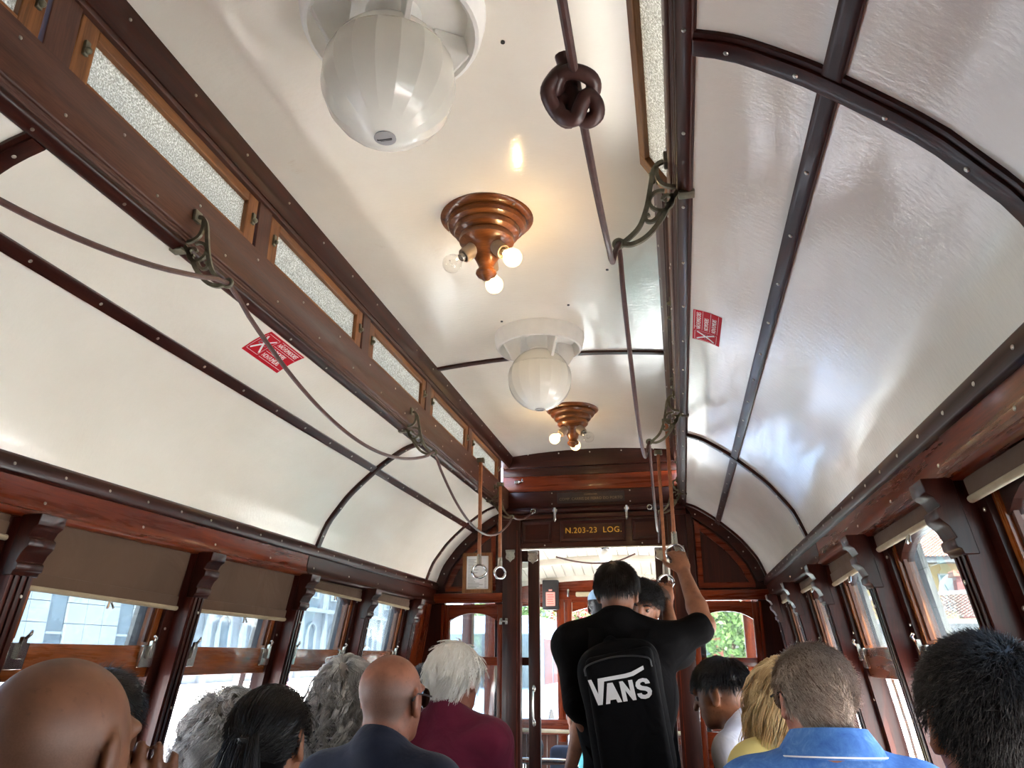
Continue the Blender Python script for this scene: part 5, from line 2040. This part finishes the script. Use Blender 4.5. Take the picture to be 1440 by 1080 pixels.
def backpack(root, fr, w_, h, d, tilt=0, logo=True, yoff=0, xoff=0):
    N, U, R, F = fr['N'], fr['U'], fr['R'], fr['Ft']
    c = N - U * (.06 + h / 2) - F * (.125 + d / 2) + R * xoff
    Rl = (R * math.cos(tilt) + U * math.sin(tilt)).normalized()
    Ul = (U * math.cos(tilt) - R * math.sin(tilt)).normalized()
    RT = np.array([Rl, F, Ul])
    org = np.array(ORIGIN[root])
    pr = [rbox(c, (w_ / 2, d / 2, h / 2), RT, .06, .02), ell(c + Ul * (h * .30), (w_ * .44, d * .5, h * .24), RT, .05)]
    Fd, lo = field(pr, .010)
    V, Q = nets(Fd, lo, .010)
    pk = np_mesh('backpack', V, Q, C_['black'], root, org)
    cp = c - F * (d / 2 + .006) - Ul * (h * .02)
    Fd, lo = field([rbox(cp, (w_ * .42, .028, h * .49), RT, .025, .02)], .009)
    V, Q = nets(Fd, lo, .009)
    np_mesh('front_pocket', V, Q, C_['black'], pk, org)
    face = cp - F * .0285
    z = MB().tube(catmull([face - Rl * w_ * .40 + Ul * h * .36, face - Rl * w_ * .36 + Ul * h * .43, face + Ul * h * .465, face + Rl * w_ * .36 + Ul * h * .43, face + Rl * w_ * .40 + Ul * h * .36], 6), .003, 6).build('zip', 'black_plastic', pk, smooth=True)
    for sx in (-1, 1):
        b = fr['sh'][0 if sx < 0 else 1]
        P = [c + Ul * h * .46 + R * sx * .06 + F * d * .3, N - U * .02 + R * sx * .085 - F * .085, N - U * .012 + R * sx * .10 - F * .01, N - U * .07 + R * sx * .112 + F * .085, N - U * .20 + R * sx * .125 + F * .13, N - U * .36 + R * sx * .155 + F * .06, c - Ul * h * .40 + R * sx * w_ * .42 + F * d * .3]
        C = catmull(P, 5)
        vs = []
        for p in C:
            vs += [p - R * .028, p + R * .028]
        fs = [(2 * i, 2 * i + 1, 2 * i + 3, 2 * i + 2) for i in range(len(C) - 1)]
        q = MB().add(vs, fs)
        q.add([Vector(v) + (U * .6 - F * .4) * .008 for v in vs], fs)
        q.build('shoulder_strap', C_['black'], pk, smooth=True)
    MB().tube(catmull([c + Ul * h * .48 - R * .04, c + Ul * (h * .48 + .04), c + Ul * h * .48 + R * .04], 5), .008, 8).build('top_handle', C_['black'], pk, smooth=True)
    if logo:
        lw, lh = .205, .105
        fn = lambda u, v, dd: face - F * (.0012 + dd) + Rl * ((u - .5) * lw) + Ul * ((v - .45) * lh) + Ul * (1.258 - face.z) - Rl * .008
        bag_text(lambda u, v, dd: tuple(fn(u, v, dd)), pk)
    return pk


h1 = ray((868, 829), 3.02)
arm1 = {1: dict(elbow=at_y((990, 880), 3.16), wrist=at_y((962, 807), 3.30), dir=RING1 + Vector((0, 0, .05)) - at_y((962, 807), 3.30), nrm=(-.35, .9, .2), thumb=1, curl=.62),
        -1: dict(sleeve=1.06, elbow=at_y((812, 985), 3.05), wrist=at_y((846, 1062), 3.12), dir=(.15, .35, -.9), nrm=(.8, .2, 0), thumb=1, curl=.4)}
person('standing man in a black t-shirt wearing a black backpack with a white wordmark', None, 0, .93, head_at=h1, body_yaw=8, head_yaw=-6, res=.0065, skin=SK['warm'], shirt=C_['black'], pants=C_['black'], hair_m=HM['darkbrown'],
       seated=False, standing_h=.90, hip=(h1.x + .02, h1.y + .02, 0), sw=.178, sleeve=.86, shirt_t=.022, mask=FADE, cap_t=.010, capline=BACKTOP, arms=arm1,
       hair=[dict(n=7000, length=.034, seg=4, rad=.0009, lift=.14, flow=1.0, grav=.25, jitter=.07, inflate_=.010)], group='men standing at the straps',
       extra=lambda root, hp, s, fr: backpack(root, fr, .285, .46, .13, math.radians(8), xoff=-.005))
h2 = ray((902, 851), 3.50)
arm2 = {-1: dict(elbow=at_y((948, 912), 3.62), wrist=at_y((938, 852), 3.80), dir=(0, .05, 1), nrm=(-.2, .9, 0), thumb=1, curl=.95)}
person('man with curly black hair facing the man with the backpack', None, 0, .94, head_at=h2, body_yaw=172, head_yaw=178, head_pitch=-14, head_roll=-8, res=.008, skin=SK['warm'], shirt=C_['black'], pants=C_['black'], hair_m=HM['black'],
       seated=False, standing_h=.90, hip=(h2.x - .10, h2.y + .06, 0), sw=.178, mask=FADE, cap_t=.012, capline=BACKTOP, arms=arm2, sleeve=.9, shirt_t=.02,
       hair=[dict(n=3600, length=.042, seg=7, rad=.0011, lift=.3, flow=.9, grav=.4, curl=.006, curl_f=8, jitter=.2, inflate_=.014)], group='men standing at the straps',
       extra=lambda root, hp, s, fr: (eyes(root, hp, s), backpack(root, fr, .34, .46, .17, 0, False, xoff=.12)))
h3 = at_y((845, 852), 5.35)


def cap_extra(root, hp, s, fr):
    q = MB()
    n = 24
    vs, fs = [], []
    for i in range(9):
        t = math.radians(90 * i / 8)
        for k in range(n):
            g = 6.2832 * k / n
            vs.append(hp(.088 * math.cos(t) * math.cos(g), -.012 + .110 * math.cos(t) * math.sin(g), .035 + .085 * math.sin(t)))
    for i in range(8):
        for k in range(n):
            fs.append((i * n + k, i * n + (k + 1) % n, (i + 1) * n + (k + 1) % n, (i + 1) * n + k))
    q.add(vs, fs).build('cap', cloth_mat('light_blue_cap', hexc(140, 172, 206), .08), root, smooth=True)


person('driver in a light blue cap and teal clothes on the platform', None, 0, 1.0, head_at=h3, body_yaw=4, res=.011, skin=SK['tan'], shirt=C_['teal'], pants=C_['teal'], hair_m=HM['black'], seated=False, standing_h=.92,
       hair=[short(1200, .02, .001)], group='men standing at the straps' and None, extra=cap_extra, sw=.17)

# ------------------------------------------------------------------ benches under the passengers
def bench(x0, x1, y, label, back=True):
    t = empty('bench_seat', ((x0 + x1) / 2, y, 0), label, 'seat', 'wooden bench seats')
    n = 6
    for i in range(n):
        ya = y - .17 + i * .065
        MB().box(x0, x1, ya, ya + .060, .405, .428).build('seat_slat', 'oakX', t, bev=.005)
    if back:
        for i in range(4):
            za = .50 + i * .085
            yy = y - .205 - .015 * i
            MB().box(x0, x1, yy - .011, yy + .011, za, za + .075).build('back_slat', 'oakX', t, bev=.005)
    for x in (x0 + .05, x1 - .05):
        MB().box(x - .02, x + .02, y - .16, y - .12, 0, .405).build('leg', 'darkZ', t, bev=.004)
        MB().box(x - .02, x + .02, y + .14, y + .18, 0, .405).build('leg', 'darkZ', t, bev=.004)
        if back:
            MB().obox((x, y - .225, .64), (.014, .012, .25), (Vector((1, 0, 0)), Vector((0, .985, .172)), Vector((0, -.172, .985)))).build('back_post', 'darkZ', t, bev=.003)


for x0, x1, y, lb in BENCHES:
    bench(x0, x1, y, lb)

# ------------------------------------------------------------------ the street outside
GZ = -.75


def pave_mat():
    m, n, o = new_mat('pale_limestone_paving')
    b = pbsdf(n, hexc(222, 219, 212), .8)
    t = noise(n, coords(n, rnd=False), .6, 6, .65)
    r = ramp(n, t.outputs[0], [(.3, hexc(212, 209, 202)), (.7, hexc(232, 229, 222))])
    n.links.new(r.outputs[0], b.inputs['Base Color'])
    n.links.new(b.outputs[0], o.inputs[0])
    return m


M['pave'] = pave_mat()
M['asphalt'] = plain('grey_asphalt', hexc(128, 130, 134), .85, 0, 0, .12, 3)
M['stone'] = plain('grey_granite', hexc(84, 91, 97), .8, 0, 0, .14, 1.2)
M['stone2'] = plain('light_granite_trim', hexc(98, 105, 111), .8, 0, 0, .10, 1.5)
M['dark_glass'] = plain('dark_window_glass', hexc(58, 70, 80), .12, 0, .3, .2, .6)
M['tile'] = plain('terracotta_roof_tile', hexc(146, 84, 58), .8, 0, 0, .28, 2.5)
M['tile2'] = plain('weathered_roof_tile', hexc(124, 96, 78), .85, 0, 0, .25, 2.5)
M['yellow'] = plain('yellow_render', hexc(176, 144, 70), .85, 0, 0, .06, 1)
M['white_render'] = plain('white_render', hexc(172, 171, 168), .85, 0, 0, .05, 1)
M['grey_render'] = plain('grey_render', hexc(98, 97, 95), .85, 0, 0, .1, 1)
M['brick_red'] = plain('red_chimney', hexc(122, 54, 44), .8, 0, 0, .15, 4)
M['green_shutter'] = plain('green_shutter', hexc(84, 138, 118), .6, 0, 0, .08, 3)
M['bus_blue'] = plain('pale_blue_bus_paint', hexc(150, 176, 214), .3, 0, .4, .04)
M['rubber'] = plain('black_rubber', hexc(24, 24, 25), .7)
M['bark'] = plain('tree_bark', hexc(92, 74, 58), .9, 0, 0, .25, 20)
M['leaf'] = plain('green_leaves', hexc(96, 124, 62), .6, 0, 0, .4, 8)
M['leaf_red'] = plain('rose_red_leaves', hexc(188, 92, 84), .6, 0, 0, .35, 8)
gd = MB()
gd.box(-140, 140, -60, 160, GZ - .2, GZ)
tag(gd.build('ground', 'pave'), 'sunlit pale stone paving of the square around the tram', 'ground', kind='structure')
rd = MB().box(-13, -2.6, -40, 120, GZ, GZ + .012).build('road', 'asphalt')  # extent shaped to cut the light bounced in from the left
tag(rd, 'grey asphalt road strip running past the left windows', 'road', kind='structure')

# grey stone building beyond the left windows
BX = -38.0
sb = empty('stone_building', (BX - 6, 62, GZ), 'long grey granite building with arched windows beyond the left windows', 'building')
MB().box(BX - 12, BX - .25, 26, 122, GZ, 17).build('wall', 'stone', sb)
bm_ = None
cols, rows = 15, 10
for i in range(cols):
    for j in range(rows):
        y0 = 30 + 1.62 * i
        if i in (3, 8, 12):
            continue
        o = None
        if bm_ is None:
            o = MB().box(-.25, .0, .02, 1.60, .02, 1.26).build('stone_block', 'stone2', sb)
            bm_ = o.data
        else:
            o = bpy.data.objects.new('stone_block', bm_)
            COL.objects.link(o)
            o.parent = sb
        base = ORIGIN[sb]
        o.location = Vector((BX, y0, GZ + 1.5 + 1.28 * j)) - (base if o.data is not bm_ or True else base)
        if o.data is bm_ and i == 0 and j == 0:
            for v in bm_.vertices:
                v.co += base
for i in (3, 8, 12):
    y0 = 30 + 1.62 * i
    w0 = MB().box(BX - .24, BX - .15, y0 + .1, y0 + 1.5, GZ + 1.5, GZ + 14.2).build('window', 'dark_glass', sb)
    for k in range(5):
        MB().box(BX - .15, BX - .08, y0 + .1, y0 + 1.5, GZ + 3.4 + 2.5 * k, GZ + 3.55 + 2.5 * k).build('transom', 'stone2', w0)
for i in range(11):
    yc = 57.5 + 5.6 * i
    MB().box(BX - .25, BX + .15, yc - 2.9, yc - 2.3, GZ, 15.5).build('pilaster', 'stone2', sb)
    for z0, z1, arch in ((GZ + 2.2, GZ + 5.4, True), (GZ + 8.2, GZ + 11.2, False), (GZ + 12.6, GZ + 15.0, True)):
        n = 10
        P = [(yc - .8, z0), (yc + .8, z0)]
        if arch:
            P += [(yc + .8 * math.cos(math.pi * k / n), z1 - .8 + .8 * math.sin(math.pi * k / n)) for k in range(n + 1)]
        else:
            P += [(yc + .8, z1), (yc - .8, z1)]
        wv = MB().prism(P, 'X', BX - .3, BX - .18).build('window', 'dark_glass', sb)
        cx, cz = yc, (z0 + z1) / 2
        Po = [(cx + (p - cx) * 1.28, cz + (q - cz) * 1.12) for p, q in P]
        MB().band(Po, P, 'X', BX - .25, BX + .05).build('window_surround', 'stone2', wv)
for z in (GZ + 1.2, GZ + 6.6, GZ + 12.0, GZ + 16.0):
    MB().box(BX - .25, BX + .3, 54.3, 122, z, z + .4).build('cornice', 'stone2', sb)

# pedestrian
pp = ray((402, 946), 36)
pp = Vector((pp.x, pp.y, 0))
PED = dict(head=Vector((pp.x, pp.y, GZ + 1.62)))
pr = [ell(PED['head'], (.08, .1, .12)), cone(PED['head'] - Vector((0, 0, .1)), PED['head'] - Vector((0, 0, .25)), .055, .06)]
tor = [ell(PED['head'] - Vector((0, 0, .45)), (.19, .13, .26), None, .06), ell(PED['head'] - Vector((0, 0, .75)), (.17, .13, .14), None, .06)]
lg = []
for sx in (-1, 1):
    hpz = PED['head'] - Vector((-.09 * sx, 0, .78))
    lg += [cone(hpz, Vector((hpz.x + .02 * sx, hpz.y, GZ + .45)), .085, .06), cone(Vector((hpz.x + .02 * sx, hpz.y, GZ + .45)), Vector((hpz.x + .03 * sx, hpz.y, GZ + .05)), .055, .045)]
    pr += [cone(PED['head'] - Vector((-.2 * sx, 0, .32)), PED['head'] - Vector((-.25 * sx, -.02, .60)), .05, .04), cone(PED['head'] - Vector((-.25 * sx, -.02, .60)), PED['head'] - Vector((-.24 * sx, -.05, .86)), .038, .03)]
root = empty('person', (pp.x, pp.y, GZ), 'pedestrian in a dark top and pink shorts walking on the sunlit square', 'person')
F_, lo_ = field(pr + tor + lg, .02)
V_, Q_ = nets(F_, lo_, .02)
np_mesh('body', V_, Q_, SK['tan'], root, (pp.x, pp.y, GZ), {'mask': np.zeros(len(V_))})
F_, lo_ = field([inflate(tor[0], .025)], .02)
V_, Q_ = nets(F_, lo_, .02)
np_mesh('shirt', V_, Q_, C_['navy'], root, (pp.x, pp.y, GZ))
F_, lo_ = field([inflate(tor[1], .03)] + [inflate(l, .02) for l in lg[::2]], .02)
V_, Q_ = nets(F_, lo_, .02)
np_mesh('shorts', V_, Q_, cloth_mat('pink_shorts', hexc(226, 150, 186)), root, (pp.x, pp.y, GZ))
MB().ball(PED['head'] + Vector((0, -.01, .03)), (.09, .11, .11), 16, 10).build('hair', HM['darkbrown'], root, smooth=True)


def tiled_roof(P0, P1, P2, P3, mat, parent, nrow=12, ncol=40, name='roof'):
    """pan-tile roof over the quad P0 P1 (eave) P3 P2 (ridge): rolls run up the slope, courses overlap"""
    P0, P1, P2, P3 = [Vector(p) for p in (P0, P1, P2, P3)]
    nrm = (P1 - P0).cross(P3 - P0).normalized()
    if nrm.z < 0:
        nrm = -nrm
    vs, fs = [], []
    cols = ncol * 4
    for r in range(nrow):
        for e in (0, 1):
            t = (r + e) / nrow
            for c in range(cols + 1):
                u = c / cols
                p = (P0 * (1 - u) + P1 * u) * (1 - t) + (P3 * (1 - u) + P2 * u) * t
                vs.append(p + nrm * (.045 * math.sin(c * math.pi / 2) + (.05 if e == 0 else .0)))
        b = r * 2 * (cols + 1)
        for c in range(cols):
            fs.append((b + c, b + c + 1, b + cols + 1 + c + 1, b + cols + 1 + c))
    o = MB().add(vs, fs).build(name, mat, parent)
    return o


def facade_window(x0, x1, z0, z1, y, parent, shutter=None):
    w_ = MB().box(x0, x1, y - .02, y + .05, z0, z1).build('window', 'dark_glass', parent)
    MB().band([(x0 - .08, z0 - .08), (x1 + .08, z0 - .08), (x1 + .08, z1 + .08), (x0 - .08, z1 + .08)], [(x0, z0), (x1, z0), (x1, z1), (x0, z1)], 'Y', y - .08, y + .04).build('window_frame', 'white_render', w_)
    MB().box((x0 + x1) / 2 - .03, (x0 + x1) / 2 + .03, y - .06, y + .04, z0, z1).build('mullion', 'white_render', w_)
    if shutter:
        for s0, s1 in ((x0 - .08 - (x1 - x0) / 2, x0 - .09), (x1 + .09, x1 + .08 + (x1 - x0) / 2)):
            MB().box(s0, s1, y - .09, y - .03, z0 - .05, z1 + .05).build('shutter', shutter, parent)


# houses down the slope beyond the right windows
hA = empty('yellow_house', (15, 45, GZ), 'yellow house with a terracotta roof, satellite dish side by side with a red chimney', 'house')
MB().box(5, 26, 42.5, 50, GZ, 6.0).build('wall', 'yellow', hA)
MB().box(4.6, 26.4, 41.6, 42.6, 5.75, 6.05).build('eave', 'grey_render', hA)
tiled_roof((4.5, 41.5, 6.0), (26.5, 41.5, 6.0), (26.5, 47.5, 9.0), (4.5, 47.5, 8.6), 'tile', hA, 24, 110)
for x in (7.4, 10.5, 13.2, 15.25, 17.6, 20.2):
    facade_window(x, x + .85, 3.6, 5.2, 42.5, hA)
hW = empty('white_house', (20, 60, GZ), 'tall white house with blue glazed windows rising behind the yellow house', 'house')
MB().box(8, 32, 58, 66, GZ, 14).build('wall', 'white_render', hW)
for x in (9.5, 12.5, 15.5, 18.5, 21.2, 24):
    facade_window(x, x + 1.3, 9.6, 12.4, 58, hW)
hB = empty('grey_house', (15, 37, GZ), 'low grey house with a weathered tile roof in front of the yellow house', 'house')
MB().box(6, 24, 34.4, 39.4, GZ, 2.8).build('wall', 'grey_render', hB)
tiled_roof((5.6, 34.0, 2.85), (24.4, 34.0, 2.85), (24.4, 37.4, 4.6), (5.6, 37.4, 3.55), 'tile2', hB, 14, 96)
rc = MB().tube([(5.6, 37.4, 3.62), (24.4, 37.4, 4.68)], .10, 8).build('ridge_cap', 'white_render', hB, smooth=True)
MB().box(6, 24, 34.3, 34.5, 2.62, 2.80).build('gutter', 'white_render', hB)
ch = at_y((1357, 838), 38.5)
chm = empty('chimney', (ch.x, 38.5, 3.6), 'red brick chimney with a tiled cap on the grey house roof', 'chimney')
MB().box(ch.x - .3, ch.x + .3, 38.3, 38.8, 3.0, 4.75).build('stack', 'brick_red', chm, bev=.02)
MB().box(ch.x - .42, ch.x + .42, 38.15, 38.95, 4.75, 4.88).build('cap', 'tile', chm, bev=.02)
for k in range(4):
    MB().tube([(ch.x - .32 + .21 * k, 38.2, 4.95), (ch.x - .32 + .21 * k, 38.9, 4.95)], .09, 8).build('cap_tile', 'tile', chm, smooth=True)
dd = at_y((1338, 826), 39.5)
ds = empty('satellite_dish', (dd.x, 39.5, 4.0), 'white satellite dish standing beside the red chimney', 'satellite dish')
ax_ = Vector((-.75, -.6, .25)).normalized()
MB().lathe([(.62, 0), (.55, -.07), (.38, -.15), (.18, -.2), (0, -.215), (0, -.235), (.18, -.22), (.38, -.17), (.56, -.09), (.635, 0)], Vector((dd.x, 39.5, dd.z)), 28, ax_).build('dish', 'white_render', ds, smooth=True)
MB().tube([(dd.x, 39.5, dd.z - .6), Vector((dd.x, 39.5, dd.z)) + ax_ * .45], .02, 8).build('feed_arm', 'grey_render', ds, smooth=True)
MB().tube([(dd.x + .12, 39.55, dd.z - .05), (dd.x + .12, 39.55, 3.3)], .035, 8).build('mast', 'grey_render', ds, smooth=True)
an = at_y((1372, 800), 38)
q = MB().tube([(an.x, 38, 3.8), (an.x, 38, an.z + 1.3)], .02, 6).build('aerial_mast', 'white_render', smooth=True)
tag(base_at(q, (an.x, 38, 3.8)), 'thin white aerial mast on the grey house roof ridge', 'mast')
hC = empty('white_annex', (9, 30, GZ), 'low white building with green shutters at street level', 'house')
MB().box(6.6, 12, 27, 30, GZ, .55).build('wall', 'white_render', hC)
MB().box(6.4, 12.2, 26.7, 30.2, -.05, .08).build('ledge', 'grey_render', hC)
for x in (7.2, 8.3, 9.5, 10.6):
    MB().box(x, x + .42, 26.9, 27.0, .1, .52).build('shutter', 'green_shutter', hC)
    MB().box(x + .46, x + .88, 26.9, 27.0, .1, .52).build('shutter', 'green_shutter', hC)
rl = empty('street_railing', (4.2, 12, GZ), 'pale iron street railing seen low through the right window', 'railing')
MB().box(2.6, 6.4, 11.97, 12.03, -.02, .03).build('top_rail', 'hem', rl)
MB().box(2.6, 6.4, 11.97, 12.03, GZ + .08, GZ + .12).build('bottom_rail', 'hem', rl)
for k in range(32):
    MB().tube([(2.65 + .12 * k, 12, GZ), (2.65 + .12 * k, 12, .0)], .012, 6).build('bar', 'hem', rl)


def tree(x, y, h, r, mats, label, n=2600):
    t = empty('tree', (x, y, GZ), label, 'tree', 'street trees')
    MB().tube(catmull([(x, y, GZ), (x + .1, y, GZ + h * .3), (x - .05, y + .1, GZ + h * .55), (x + .1, y, GZ + h * .8)]), [.16 - .1 * i / 18 for i in range(19)], 10).build('trunk', 'bark', t, smooth=True)
    for mi, mt in enumerate(mats):
        k = n // len(mats)
        g = rng.normal(0, 1, (k, 3))
        g /= np.linalg.norm(g, axis=1, keepdims=True)
        p = g * (rng.random((k, 1)) ** .4) * np.array((r, r, r * .8)) + np.array((x, y, GZ + h * .72))
        a = rng.normal(0, 1, (k, 3))
        a /= np.linalg.norm(a, axis=1, keepdims=True)
        b = np.cross(a, rng.normal(0, 1, (k, 3)))
        b /= np.linalg.norm(b, axis=1, keepdims=True)
        sz = .11
        V = np.stack([p - a * sz, p + b * sz * .6, p + a * sz, p - b * sz * .6], 1).reshape(-1, 3)
        Q = np.arange(k * 4).reshape(-1, 4)
        np_mesh('foliage', V, Q, M[mt], t, (x, y, GZ), kind='stuff', smooth=False)


p1 = at_y((780, 900), 26)
tree(p1.x + .9, 30, 4.6, 1.7, ('leaf', 'leaf_red'), 'small street tree with green and rose-red leaves ahead of the tram')
p2_ = at_y((1005, 890), 24)
tree(p2_.x + .5, 24, 4.4, 1.9, ('leaf',), 'green street tree seen through the right bulkhead pane')
tree(-6.5, 34, 6, 2.4, ('leaf',), 'green street tree standing behind the pale blue bus')
# bus
b0 = at_y((752, 950), 18)
bx = b0.x - 1.1
bu = empty('bus', (bx, 19, GZ), 'pale blue bus parked ahead of the tram', 'bus')
MB().box(bx - 1.2, bx + 1.2, 18, 27, GZ + .35, GZ + 3.0).build('body', 'bus_blue', bu, bev=.15, seg=4)
MB().box(bx - 1.08, bx + 1.08, 17.97, 18.02, GZ + 1.45, GZ + 2.6).build('windscreen', 'dark_glass', bu, bev=.02)
for k in range(6):
    MB().box(bx + 1.18, bx + 1.22, 18.6 + 1.35 * k, 19.8 + 1.35 * k, GZ + 1.5, GZ + 2.5).build('side_window', 'dark_glass', bu)
for yy in (19.6, 25.2):
    for sx in (-1, 1):
        MB().lathe([(.45, -.14), (.48, -.1), (.48, .1), (.45, .14)], (bx + sx * 1.08, yy, GZ + .48), 24, (1, 0, 0)).build('wheel', 'rubber', bu, smooth=True)
for sx in (-1, 1):
    MB().box(bx + sx * .9 - .15, bx + sx * .9 + .15, 17.95, 18.02, GZ + .7, GZ + .9).build('lamp', 'white_render', bu, bev=.03)
# row of houses closing the street ahead
for i, (x0, x1, h, mt, lb) in enumerate(((-16, -4, 9, 'white_render', 'white house with dark windows closing the street behind the bus'), (-3.6, 3, 7.5, 'brick_red', 'red house front at the end of the street ahead'), (3.4, 5.4, 6, 'grey_render', 'narrow grey house front at the end of the street ahead'))):
    t = empty('street_house', ((x0 + x1) / 2, 52, GZ), lb, 'house')
    MB().box(x0, x1, 52, 58, GZ, GZ + h).build('wall', mt, t)
    x = x0 + .7
    while x + 1.0 < x1:
        for z in (GZ + 1.2, GZ + 4.2):
            facade_window(x, x + .9, z, z + 1.7, 52, t)
        x += 2.1
    tiled_roof((x0 - .3, 51.6, GZ + h), (x1 + .3, 51.6, GZ + h), (x1 + .3, 55, GZ + h + 1.6), (x0 - .3, 55, GZ + h + 1.6), 'tile', t, 8, max(6, int((x1 - x0) * 3)))
